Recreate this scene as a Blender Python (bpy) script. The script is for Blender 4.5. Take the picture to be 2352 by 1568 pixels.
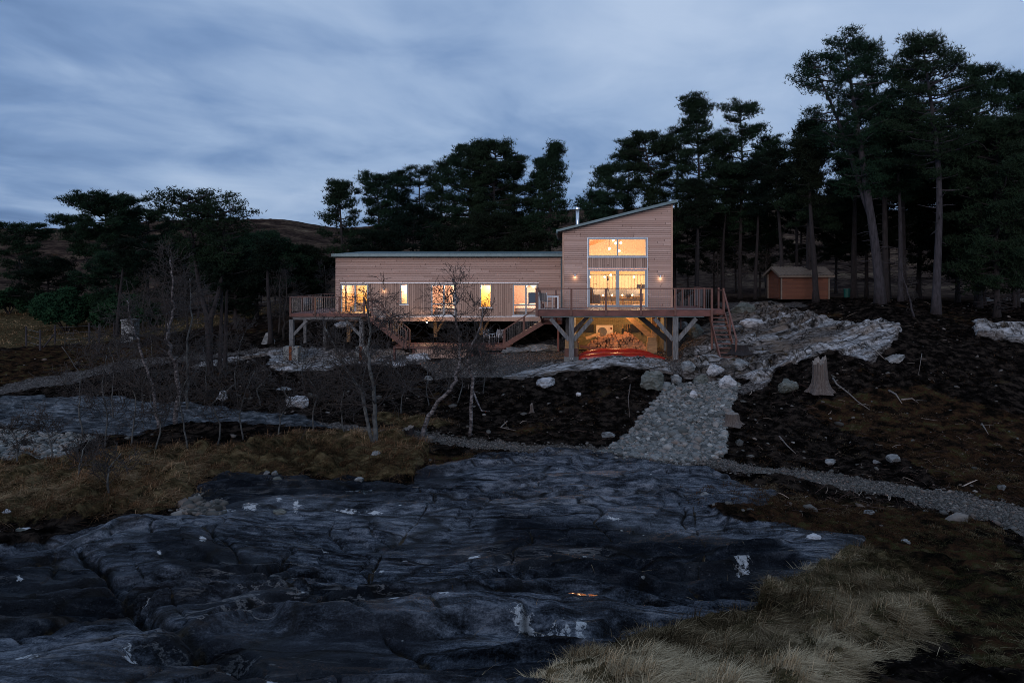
import bpy, math, random
import numpy as np
from mathutils import Vector
for o in list(bpy.data.objects): bpy.data.objects.remove(o)
S = bpy.context.scene
COL = S.collection
R = math.radians
# ---------------------------------------------------------------- camera
PX0, PY0, F, ZC = 1295.0, 621.0, 1568.0, 4.64     # principal point / focal length of the view, eye height
cam = bpy.data.cameras.new('camera'); camo = bpy.data.objects.new('camera', cam); COL.objects.link(camo)
camo.location = (0, 0, ZC); camo.rotation_euler = (R(90), 0, 0)
cam.lens = 24; cam.sensor_width = 36; cam.clip_start = 0.1; cam.clip_end = 3000
cam.shift_x = -(PX0-1176)/2352; cam.shift_y = -(784-PY0)/2352
S.camera = camo
# ---------------------------------------------------------------- node helper
class NT:
    def __init__(s, tree): s.t = tree; s.t.nodes.clear()
    def n(s, typ, **kw):
        nd = s.t.nodes.new(typ)
        ins = kw.pop('ins', {})
        for k, v in kw.items(): setattr(nd, k, v)
        for k, v in ins.items():
            if isinstance(v, bpy.types.NodeSocket): s.t.links.new(v, nd.inputs[k])
            else:
                try: nd.inputs[k].default_value = v
                except Exception: nd.inputs[k].default_value = (*v, 1)
        return nd
    def m(s, op, a, b=0.0, c=0.0, clamp=False):
        return s.n('ShaderNodeMath', operation=op, use_clamp=clamp, ins={0: a, 1: b, 2: c}).outputs[0]
    def mix(s, f, a, b, mode='MIX'):
        nd = s.n('ShaderNodeMix', data_type='RGBA', blend_type=mode)
        for i, v in ((0, f), (6, a), (7, b)):
            if isinstance(v, bpy.types.NodeSocket): s.t.links.new(v, nd.inputs[i])
            elif i == 0: nd.inputs[0].default_value = v
            else: nd.inputs[i].default_value = (*v, 1) if len(v) == 3 else v
        return nd.outputs[2]
    def ramp(s, f, stops):
        nd = s.n('ShaderNodeValToRGB', ins={0: f}); e = nd.color_ramp.elements
        while len(e) < len(stops): e.new(0.5)
        for i, (p, c) in enumerate(stops):
            e[i].position = p; e[i].color = (c, c, c, 1) if isinstance(c, (int, float)) else (*c, 1)
        return nd.outputs[0]
    def noise(s, vec, scale, detail=4, rough=.55, dist=0.0):
        return s.n('ShaderNodeTexNoise', ins={'Vector': vec, 'Scale': scale, 'Detail': detail, 'Roughness': rough, 'Distortion': dist}).outputs[0]
    def mapv(s, vec, scale=(1, 1, 1), rot=(0, 0, 0), loc=(0, 0, 0)):
        return s.n('ShaderNodeMapping', ins={'Vector': vec, 'Scale': scale, 'Rotation': rot, 'Location': loc}).outputs[0]
    def step(s, v, a, b):
        return s.n('ShaderNodeMapRange', ins={0: v, 1: a, 2: b, 3: 0.0, 4: 1.0}, clamp=True).outputs[0]
# ---------------------------------------------------------------- world: dusk sky with streaked cloud
SUN_EL, SUN_AZ = 13.0, 195.0
W = bpy.data.worlds.new('World'); S.world = W; W.use_nodes = True
w = NT(W.node_tree)
sky = w.n('ShaderNodeTexSky', sky_type='NISHITA', sun_disc=False, sun_elevation=R(2), sun_rotation=R(SUN_AZ), altitude=0.0, air_density=1.0, dust_density=1.5, ozone_density=4.0)
g = w.n('ShaderNodeTexCoord').outputs['Generated']
xyz = w.n('ShaderNodeSeparateXYZ', ins={0: g})
zz = w.m('ADD', w.m('MAXIMUM', xyz.outputs[2], 0.0), 0.16)
u = w.m('DIVIDE', xyz.outputs[0], zz); v = w.m('DIVIDE', xyz.outputs[1], zz)
sa, ca = .345, .94
along = w.m('ADD', w.m('MULTIPLY', u, sa), w.m('MULTIPLY', v, ca))
across = w.m('SUBTRACT', w.m('MULTIPLY', u, ca), w.m('MULTIPLY', v, sa))
cv = w.n('ShaderNodeCombineXYZ', ins={0: across, 1: w.m('MULTIPLY', along, .68), 2: 3.3}).outputs[0]
c1 = w.noise(cv, 0.95, 5, .5, .35)
c2 = w.noise(w.n('ShaderNodeCombineXYZ', ins={0: across, 1: w.m('MULTIPLY', along, .85), 2: 9.1}).outputs[0], 2.1, 5, .5, .6)
c = w.m('ADD', w.m('MULTIPLY', c1, .66), w.m('MULTIPLY', c2, .34))
big = w.m('ADD', w.m('MULTIPLY', xyz.outputs[0], .09), w.m('MULTIPLY', xyz.outputs[2], .10))
c = w.m('ADD', c, big)
cl = w.ramp(c, [(.32, (.105, .182, .350)), (.44, (.190, .295, .500)), (.54, (.305, .420, .620)), (.70, (.440, .550, .730))])
bgc = w.mix(1.0, cl, w.mix(1.0, sky.outputs[0], (.02, .02, .02), 'MULTIPLY'), 'ADD')
bg = w.n('ShaderNodeBackground', ins={0: bgc, 1: 1.0})
w.t.links.new(bg.outputs[0], w.n('ShaderNodeOutputWorld').inputs[0])
# ---------------------------------------------------------------- sun: the last afterglow, low behind the camera
sl = bpy.data.lights.new('sun', 'SUN'); sl.energy = 1.15; sl.angle = R(30); sl.color = (1.0, .87, .86)
so = bpy.data.objects.new('sun', sl); COL.objects.link(so)
az = R(SUN_AZ); sd = Vector((math.sin(az)*math.cos(R(SUN_EL)), math.cos(az)*math.cos(R(SUN_EL)), math.sin(R(SUN_EL))))
so.rotation_euler = (-sd).to_track_quat('-Z', 'Y').to_euler()
S.view_settings.view_transform = 'Standard'; S.view_settings.look = 'None'
S.view_settings.exposure = 0; S.view_settings.gamma = 1
S.cycles.use_denoising = True; S.cycles.filter_width = 0.95; S.cycles.denoising_prefilter = 'FAST'
S.cycles.max_bounces = 6; S.cycles.diffuse_bounces = 3; S.cycles.glossy_bounces = 3
S.cycles.transparent_max_bounces = 8; S.cycles.sample_clamp_indirect = 4
S.cycles.caustics_reflective = False; S.cycles.caustics_refractive = False
# ---------------------------------------------------------------- geometry helpers
def PW(px, py, d):                       # a sighting: bearing, depression and distance -> point
    return Vector(((px-PX0)/F*d, d, ZC-(py-PY0)/F*d))
def wx(px, d): return (px-PX0)/F*d
def wz(py, d): return ZC-(py-PY0)/F*d
class MB:
    def __init__(s): s.v = []; s.f = []
    def add(s, v, f):
        b = len(s.v); s.v += [tuple(q) for q in v]; s.f += [tuple(b+i for i in q) for q in f]; return s
    def box(s, x0, x1, y0, y1, z0, z1):
        return s.add([(x0,y0,z0),(x1,y0,z0),(x1,y1,z0),(x0,y1,z0),(x0,y0,z1),(x1,y0,z1),(x1,y1,z1),(x0,y1,z1)],
              [(0,3,2,1),(4,5,6,7),(0,1,5,4),(1,2,6,5),(2,3,7,6),(3,0,4,7)])
    def bar(s, a, b, w_, h_, up=(0,0,1)):         # rectangular bar a->b
        a = Vector(a); b = Vector(b); d = (b-a).normalized(); up = Vector(up)
        if abs(d.dot(up)) > .98: up = Vector((0,1,0))
        sx = d.cross(up).normalized()*w_/2; sy = sx.cross(d).normalized()*h_/2
        q = [a-sx-sy, a+sx-sy, a+sx+sy, a-sx+sy, b-sx-sy, b+sx-sy, b+sx+sy, b-sx+sy]
        return s.add(q, [(0,3,2,1),(4,5,6,7),(0,1,5,4),(1,2,6,5),(2,3,7,6),(3,0,4,7)])
    def tube(s, pts, rad, n=6, caps=True):
        pts = [Vector(p) for p in pts]
        if not hasattr(rad, '__len__'): rad = [rad]*len(pts)
        vs = []; fs = []
        t = (pts[1]-pts[0]).normalized(); ref = Vector((0,0,1)) if abs(t.z) < .9 else Vector((1,0,0))
        nx = t.cross(ref).normalized()
        for i, p in enumerate(pts):
            if i: t2 = (pts[min(i+1, len(pts)-1)]-pts[i-1])
            else: t2 = pts[1]-pts[0]
            t2 = t2.normalized() if t2.length > 1e-9 else t
            nx = (nx-t2*nx.dot(t2)); nx = nx.normalized() if nx.length > 1e-6 else t2.orthogonal().normalized()
            ny = t2.cross(nx)
            for k in range(n):
                a = 2*math.pi*k/n; vs.append(p+(nx*math.cos(a)+ny*math.sin(a))*rad[i])
        for i in range(len(pts)-1):
            for k in range(n):
                k2 = (k+1) % n; fs.append((i*n+k, i*n+k2, (i+1)*n+k2, (i+1)*n+k))
        if caps: fs.append(tuple(range(n-1, -1, -1))); fs.append(tuple((len(pts)-1)*n+k for k in range(n)))
        return s.add(vs, fs)
    def prism(s, poly, y0, y1):               # poly of (x,z), counter-clockwise seen from -y
        n = len(poly)
        v = [(x, y0, z) for x, z in poly]+[(x, y1, z) for x, z in poly]
        return s.add(v, [tuple(range(n)), tuple(range(2*n-1, n-1, -1))]+[((i+1) % n, i, n+i, n+(i+1) % n) for i in range(n)])
    def build(s, name, mat, parent=None, smooth=False, origin=None):
        me = bpy.data.meshes.new(name)
        vs = s.v
        if origin is not None: vs = [(x-origin[0], y-origin[1], z-origin[2]) for x, y, z in vs]
        me.from_pydata(vs, [], s.f); me.materials.append(mat)
        if smooth: me.polygons.foreach_set('use_smooth', [True]*len(me.polygons))
        o = bpy.data.objects.new(name, me); COL.objects.link(o)
        if origin is not None: o.location = origin
        if parent: put(o, parent)
        return o
def put(o, parent):                       # parent, keeping the child where it stands
    o.parent = parent
    p = parent; off = Vector((0,0,0))
    while p: off += p.location; p = p.parent
    o.location = o.location - off
def npmesh(name, V, Fc, mat, parent=None, smooth=False):
    V = np.ascontiguousarray(V, dtype=np.float32); Fc = np.ascontiguousarray(Fc, dtype=np.int32)
    me = bpy.data.meshes.new(name); k = Fc.shape[1]
    me.vertices.add(len(V)); me.vertices.foreach_set('co', V.ravel())
    me.loops.add(Fc.size); me.loops.foreach_set('vertex_index', Fc.ravel())
    me.polygons.add(len(Fc)); me.polygons.foreach_set('loop_start', np.arange(0, Fc.size, k, dtype=np.int32))
    me.polygons.foreach_set('loop_total', np.full(len(Fc), k, dtype=np.int32))
    if smooth: me.polygons.foreach_set('use_smooth', np.ones(len(Fc), dtype=bool))
    me.update(calc_edges=True); me.validate()
    me.materials.append(mat)
    o = bpy.data.objects.new(name, me); COL.objects.link(o)
    if parent: put(o, parent)
    return o
def tag(o, label=None, cat=None, group=None, kind=None):
    if label: o['label'] = label
    if cat: o['category'] = cat
    if group: o['group'] = group
    if kind: o['kind'] = kind
    return o
def empty(name, loc, label, cat, group=None):
    o = bpy.data.objects.new(name, None); COL.objects.link(o); o.location = loc; o.empty_display_size = .2
    return tag(o, label, cat, group)
# ---------------------------------------------------------------- numpy noise
def _h(ix, iy, seed):
    n = (ix.astype(np.int64)*374761393+iy.astype(np.int64)*668265263+seed*1442695041) & 0xffffffff
    n = ((n ^ (n >> 13))*1274126177) & 0xffffffff
    return ((n ^ (n >> 16)) & 0xffff)/65535.0
def vn(x, y, seed=0):
    ix = np.floor(x); iy = np.floor(y); fx = x-ix; fy = y-iy
    fx = fx*fx*fx*(fx*(fx*6-15)+10); fy = fy*fy*fy*(fy*(fy*6-15)+10)
    a = _h(ix, iy, seed); b = _h(ix+1, iy, seed); c = _h(ix, iy+1, seed); d = _h(ix+1, iy+1, seed)
    return (a+(b-a)*fx+(c-a)*fy+(a-b-c+d)*fx*fy)*2-1
def fbm(x, y, o=4, seed=0, g_=.5):
    t = 0; a = 1; s_ = 0
    for i in range(o):
        t = t+a*vn(x*2**i+17.3*i, y*2**i-9.1*i, seed+i); s_ += a; a *= g_
    return t/s_
# ---------------------------------------------------------------- terrain tables: (distance, sight height) per bearing
FR = [(1.2, 3200), (3, 1930), (5, 1568), (7, 1445), (8.5, 1367), (10, 1300)]
HL = [(56, 708), (65, 690), (80, 655), (110, 598), (160, 540), (230, 500), (320, 508), (600, 560), (1500, 600)]
HR = [(60, 684), (75, 660), (110, 590), (160, 528), (230, 484), (320, 492), (600, 560), (1500, 600)]
LL = [(36,880),(42,845),(50,806),(60,760),(75,705),(95,672),(130,625),(200,555),(300,522),(600,560),(1500,600)]
T = {
 -500: FR+[(11.5,1245),(13,1236),(14,1228),(15.5,1195),(17.5,1110),(21,1055),(25,985),(31,912)]+LL,
 0: FR+[(11.5,1245),(13,1236),(14,1228),(15.5,1195),(17.5,1110),(21,1055),(25,985),(31,912)]+LL,
 200: FR+[(11.5,1242),(13,1220),(14,1214),(15.5,1175),(17.5,1105),(21,1040),(25,985),(31,918)]+LL,
 430: FR+[(11.5,1235),(13,1190),(14,1190),(15.5,1172),(17.5,1100),(20,1050),(23,1000),(27,945),(31,910),(36,868),(42,825),(50,775),(60,730),(75,695),(95,665),(130,610),(200,535),(300,505),(600,560),(1500,600)],
 600: FR+[(11.5,1230),(13.5,1155),(15,1158),(17,1125),(19,1065),(22,1000),(26,950),(31,905),(36,862),(42,832),(46,800),(50,768),(56,730),(65,700),(80,670),(110,615),(160,555),(230,507),(320,512),(600,560),(1500,600)],
 800: FR+[(11.5,1235),(13.5,1155),(15,1160),(17,1130),(19,1070),(22,1005),(26,955),(31,905),(36,862),(40,838),(43,822),(46,790),(50,745),(56,710),(65,690),(80,660),(110,610),(160,560),(230,525),(320,530),(600,560),(1500,600)],
 1000: FR+[(11.5,1235),(13.5,1160),(15,1166),(17,1132),(18.5,1070),(20.5,1030),(22.5,1003),(26,955),(30,905),(34,865),(38,842),(42,822),(45,800),(47,765),(50,738)]+HL,
 1300: FR+[(11.5,1241),(13.5,1165),(15,1152),(17,1105),(19,1065),(21.5,1030),(24,992),(27,940),(30,876),(31.5,842),(32.5,830),(34,838),(36,830),(40,812),(44,793),(50,742)]+HR,
 1470: FR+[(11.5,1245),(13.5,1165),(15,1147),(17,1105),(19,1068),(21.5,1040),(24,992),(27,932),(29.5,876),(31,836),(32,820),(33,823),(34.5,832),(38,812),(42,794),(44,787),(50,742)]+HR,
 1200: FR+[(11.5,1238),(13.5,1165),(15,1158),(17,1105),(19,1065),(21.5,1025),(24,990),(27,945),(30,880),(31.5,857),(33,850),(36,832),(40,812),(44,795),(47,765),(50,742)]+HL,
 1400: FR+[(11.5,1245),(13.5,1165),(15,1150),(17,1105),(19,1065),(21.5,1037),(24,995),(27,935),(29.5,872),(31,834),(32,818),(33,822),(34,834),(36,828),(42,796),(44,787),(50,742),(56,708)]+HR,
 1530: FR+[(11.5,1245),(13.5,1165),(15,1145),(17,1105),(19,1072),(21.5,1045),(24,990),(27,930),(29.5,885),(31,850),(32,834),(33,836),(34.5,832),(38,812),(42,794),(48,720),(54,694)]+HR,
 1640: FR+[(11.5,1245),(13.5,1168),(15,1140),(17,1105),(19,1080),(21,1050),(24,985),(27,930),(30,880),(32,845),(33,825),(35,800),(38,772),(42,742),(48,703),(54,690)]+HR,
 1780: FR+[(11.5,1250),(13.5,1175),(15,1150),(17,1110),(19,1085),(21.5,1045),(24,985),(26.5,930),(29,880),(31,838),(32.5,815),(34,785),(38,755),(42,728),(48,692),(54,686)]+HR,
 1900: FR+[(11.5,1260),(13.5,1195),(15,1165),(17,1125),(19.5,1090),(22,1040),(24.5,975),(27,905),(29,850),(31,800),(33,782),(36,752),(40,712),(46,688),(54,684)]+HR,
 2050: FR+[(11.5,1265),(13.5,1205),(15.5,1165),(18,1120),(21,1050),(24,970),(27,890),(29.5,820),(31.5,775),(34,752),(38,710),(42,694),(50,688)]+HR,
 2200: FR+[(11.5,1275),(13.5,1215),(16,1150),(18,1110),(21,1040),(24,960),(27,885),(30,815),(33,762),(36,735),(42,705),(50,694)]+HR,
 2352: FR+[(11.5,1285),(13.5,1225),(16,1165),(18,1120),(21,1050),(24,965),(27,888),(30,818),(33,766),(36,740),(42,708),(50,696)]+HR,
 2900: FR+[(11.5,1295),(13.5,1235),(16,1175),(18,1130),(21,1055),(24,970),(27,890),(30,820),(33,768),(36,742),(42,708),(50,696)]+HR,
}
NU, NV = 700, 620
TU = np.linspace(-2200, 4600, NU); LV = np.linspace(math.log(1.2), math.log(1500), NV)
ks = sorted(T)
rows = np.array([np.interp(LV, [math.log(a) for a, b in T[k]], [b for a, b in T[k]]) for k in ks])
xs = np.array(ks, float)
G = np.empty((NU, NV))
for j, px in enumerate(TU):
    px_ = min(max(px, xs[0]), xs[-1]-1e-3)
    i = int(np.searchsorted(xs, px_, 'right')-1); i = min(max(i, 0), len(xs)-2)
    t = (px_-xs[i])/(xs[i+1]-xs[i]); t = t*t*(3-2*t)
    G[j] = rows[i]*(1-t)+rows[i+1]*t
def blur(A, n, ax):
    k = np.hanning(n+2)[1:-1]; k /= k.sum(); p = [(0, 0), (0, 0)]; p[ax] = (n//2, n//2)
    B = np.pad(A, p, mode='edge'); return np.apply_along_axis(lambda r: np.convolve(r, k, 'valid'), ax, B)
G = blur(blur(G, 9, 0), 7, 1)
def bil(A, a, b):
    a = np.clip(a, 0, A.shape[0]-1.001); b = np.clip(b, 0, A.shape[1]-1.001)
    i = a.astype(int); j = b.astype(int); fa = a-i; fb = b-j
    return (A[i, j]*(1-fa)*(1-fb)+A[i+1, j]*fa*(1-fb)+A[i, j+1]*(1-fa)*fb+A[i+1, j+1]*fa*fb)
def sight(px, d):
    return bil(G, (px-TU[0])/(TU[1]-TU[0]), (np.log(np.maximum(d, 1.2))-LV[0])/(LV[1]-LV[0]))
def hit(px, py, d0=2.0, d1=300.0):        # where the sight line first meets the smooth ground
    d = np.exp(np.linspace(math.log(d0), math.log(d1), 1500)); s_ = sight(np.full_like(d, px), d)
    k = np.argmax(s_ <= py); return float(d[k])
# zones, kept as polygons of bearings/depressions turned into masks over the ground
def raster(polys, feather=3, X0=-700, X1=3000, Y0=560, Y1=2000, st=4):
    gx = np.arange(X0, X1, st); gy = np.arange(Y0, Y1, st); XX, YY = np.meshgrid(gx, gy, indexing='ij')
    M = np.zeros(XX.shape)
    for P in polys:
        ins = np.zeros(XX.shape, bool); n = len(P)
        for i in range(n):
            x1, y1 = P[i]; x2, y2 = P[(i+1) % n]
            if y1 == y2: continue
            ins ^= ((y1 > YY) != (y2 > YY)) & (XX < (x2-x1)*(YY-y1)/(y2-y1)+x1)
        M = np.maximum(M, ins)
    for _ in range(2): M = blur(blur(M, feather, 0), feather, 1)
    return (M, X0, Y0, st)
def strip(pts):                            # (x,y,halfwidth) centre line -> polygon
    return [(x, y-h) for x, y, h in pts]+[(x, y+h) for x, y, h in reversed(pts)]
def samp(Ms, px, py): M, X0, Y0, st = Ms; return bil(M, (px-X0)/st, (py-Y0)/st)
ROCKF = [(-700,1999),(-700,1252),(0,1250),(300,1226),(425,1204),(445,1130),(520,1100),(800,1108),(950,1125),(985,1075),(1030,1062),(1200,1050),(1350,1042),(1500,1048),(1620,1078),(1700,1110),(1800,1142),(1760,1165),(1620,1168),(1700,1200),(1850,1215),(1980,1240),(1990,1265),(1880,1310),(1770,1370),(1740,1420),(1600,1440),(1480,1470),(1400,1520),(1280,1568),(1150,1999)]
ROCKL = [(-700,905),(100,912),(250,915),(420,930),(560,945),(700,962),(770,985),(600,978),(450,972),(380,985),(300,1003),(150,997),(0,987),(-700,990)]
PALE = [[(610,835),(640,800),(720,797),(900,800),(990,815),(980,832),(900,836),(800,832),(740,850),(640,852)],
        [(430,838),(560,812),(700,792),(700,800),(570,822),(450,846)],
        [(1130,864),(1250,838),(1350,818),(1470,812),(1525,826),(1550,858),(1500,846),(1440,838),(1400,838),(1330,846),(1250,860),(1180,872)],
        [(1565,850),(1565,775),(1600,752),(1640,735),(1700,695),(1800,703),(1900,735),(2060,738),(2062,765),(2035,800),(2000,838),(1960,820),(1900,800),(1850,828),(1790,843),(1755,885),(1700,868),(1650,880),(1560,868)],
        [(2230,738),(2352,740),(2990,745),(2990,800),(2352,785),(2240,772)],
        [(1320,1052),(1380,1046),(1560,1052),(1600,1066),(1500,1064),(1400,1060)]]
GRAV = [[(960,832),(1080,812),(1150,800),(1300,770),(1570,770),(1600,800),(1640,835),(1560,858),(1500,838),(1400,815),(1250,836),(1150,862),(1000,868)],
        strip([(560,955,4),(690,966,6),(800,978,8),(950,997,9),(1050,1012,10),(1200,1026,10),(1400,1036,10),(1560,1050,10),(1650,1060,11),(1750,1076,11),(1900,1100,14),(2050,1122,17),(2200,1150,20),(2300,1180,30),(2400,1230,46),(2990,1400,80)]),
        strip([(-700,905,10),(0,892,10),(150,866,13),(280,835,12),(400,822,6),(560,806,4),(660,796,4)]),
        [(1690,890),(1740,860),(1790,850),(1750,885),(1700,905)],
        [(1640,688),(1830,690),(1860,700),(1720,704),(1650,706)]]
COBB = [[(1530,878),(1695,878),(1682,905),(1674,950),(1652,1046),(1600,1056),(1500,1052),(1370,1040),(1420,1012),(1470,960),(1510,910)],
        [(-700,992),(0,990),(120,994),(210,1003),(170,1040),(90,1060),(0,1068),(-700,1075)]]
GRASS = [[(1150,1999),(1280,1572),(1400,1522),(1480,1472),(1600,1444),(1740,1424),(1775,1374),(1885,1314),(1960,1278),(2060,1290),(2130,1380),(2160,1440),(2080,1480),(1960,1500),(1900,1568),(1800,1999)],
         [(-700,1078),(0,1072),(200,1052),(400,1040),(560,1030),(700,1005),(900,1000),(985,1040),(965,1100),(880,1112),(700,1095),(450,1110),(425,1178),(300,1188),(0,1210),(-700,1214)],
         [(860,955),(1000,965),(1040,990),(960,985),(850,970)],
         [(-700,690),(0,680),(150,690),(260,720),(420,730),(540,715),(700,690),(700,700),(560,735),(400,765),(200,790),(0,800),(-700,800)]]
HEATH = [[(1850,940),(2100,900),(2352,960),(2990,980),(2990,1200),(2352,1160),(2150,1100),(2000,1010)],
         [(-700,800),(0,810),(200,800),(400,790),(330,830),(0,880),(-700,890)],
         [(1560,1120),(1700,1115),(1850,1150),(2050,1170),(2260,1200),(2352,1290),(2990,1500),(2990,1620),(2352,1480),(2150,1400),(2050,1290),(1960,1280),(1990,1250),(1850,1215),(1650,1185)],
         [(980,1052),(1350,1040),(1500,1055),(1300,1060),(1030,1075)],
         [(2060,1290),(2990,1440),(2990,1600),(2300,1540),(2160,1450)]]
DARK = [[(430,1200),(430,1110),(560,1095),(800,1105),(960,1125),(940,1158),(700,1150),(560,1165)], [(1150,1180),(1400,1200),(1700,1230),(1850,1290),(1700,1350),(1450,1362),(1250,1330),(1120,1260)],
        [(-600,1310),(100,1300),(250,1330),(330,1400),(100,1420),(-600,1440)], [(560,1380),(800,1350),(930,1400),(900,1440),(700,1430)], [(400,1480),(700,1470),(900,1500),(800,1568),(500,1568)], [(300,1250),(480,1260),(700,1320),(600,1350),(400,1320)], [(1000,1500),(1300,1510),(1200,1568),(950,1568)]]
Mz = dict(rockf=raster([ROCKF]), rockl=raster([ROCKL]), pale=raster(PALE, 2), grav=raster(GRAV, 2), cobb=raster(COBB, 2), grass=raster(GRASS), heath=raster(HEATH, 9), dark=raster(DARK, 9),
    dry=raster([[(300,1224),(560,1195),(600,1158),(1000,1165),(1700,1170),(1850,1222),(1700,1236),(1400,1200),(1150,1198),(900,1226),(600,1222),(350,1246)],
        [(1000,1080),(1300,1050),(1560,1060),(1700,1110),(1780,1140),(1600,1165),(1250,1160),(1100,1140)], [(-500,1420),(0,1400),(300,1392),(420,1440),(330,1495),(0,1560),(-500,1600)],
        [(700,1425),(880,1400),(1050,1390),(1350,1430),(1380,1480),(1150,1475),(900,1440)], [(-500,1250),(0,1250),(300,1236),(430,1262),(200,1292),(-500,1300)], [(1750,1215),(1900,1235),(1960,1260),(1850,1290),(1740,1260)], [(1450,1380),(1700,1375),(1700,1400),(1500,1420)]], 9),
    bright=raster([[(1690,872),(1760,848),(1850,796),(1950,768),(2062,738),(2070,762),(2030,802),(1985,838),(1960,815),(1900,803),(1850,830),(1790,846),(1755,885)], PALE[0], PALE[1], PALE[2], PALE[4], PALE[5], [(1850,735),(2040,736),(2045,748),(1900,752)], strip([(1640,762,3),(1760,742,6),(1880,724,5)]), strip([(1600,812,5),(1700,790,8),(1820,762,7),(1900,748,3)]), strip([(1650,722,4),(1740,708,4),(1830,704,2)]), strip([(1590,842,5),(1680,826,7),(1760,806,5)])], 3))
# cracks (centre lines) in the foreground slab
CR = [([(60,1238),(91,1243),(159,1272),(237,1316),(271,1353),(305,1390),(355,1421),(406,1458),(491,1489),(559,1522),(600,1545)], .09, .24),
      ([(-300,1470),(0,1434),(169,1407),(295,1390),(474,1352),(560,1336),(728,1319),(820,1316),(904,1328),(972,1360),(1060,1358),(1158,1367),(1310,1375),(1361,1367),(1480,1372),(1620,1376),(1720,1362),(1830,1350)], .10, .24),
      ([(399,1225),(508,1252),(596,1319),(626,1336),(677,1363),(745,1397),(830,1445),(952,1482),(1073,1539),(1128,1566),(1180,1620)], .055, .14),
      ([(1100,1385),(1151,1398),(1209,1425),(1300,1470),(1400,1512)], .03, .06),
      ([(1010,1150),(995,1166),(940,1206),(880,1245),(855,1290),(850,1318)], .03, .06),
      ([(0,1520),(200,1490),(330,1475),(420,1462)], .03, .05),
      ([(930,1398),(980,1420),(1010,1440)], .025, .04),
      ([(1530,1120),(1590,1160),(1600,1200),(1620,1260),(1600,1320)], .025, .04),
      ([(1200,1060),(1300,1090),(1450,1080),(1560,1110),(1700,1140)], .03, .05),
      ([(720,1290),(600,1315),(480,1300),(380,1280)], .02, .03), ([(310,1310),(345,1345),(385,1375),(430,1420),(450,1450)], .02, .05)]
CRW = []
for pts, wd, dp in CR:
    q = []
    for (x, y) in pts:
        d = hit(x, y); q.append((wx(x, d), d))
    CRW.append((q, wd, dp))
PIT = [(1732,1343,.5,.13,.3),(430,1500,.55,.2,.28),(300,1392,.25,.12,.2),(1420,1372,.45,.10,.05)]
PITW = [(wx(a, hit(a, b)), hit(a, b), r1, r2, dp) for a, b, r1, r2, dp in PIT]
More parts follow.
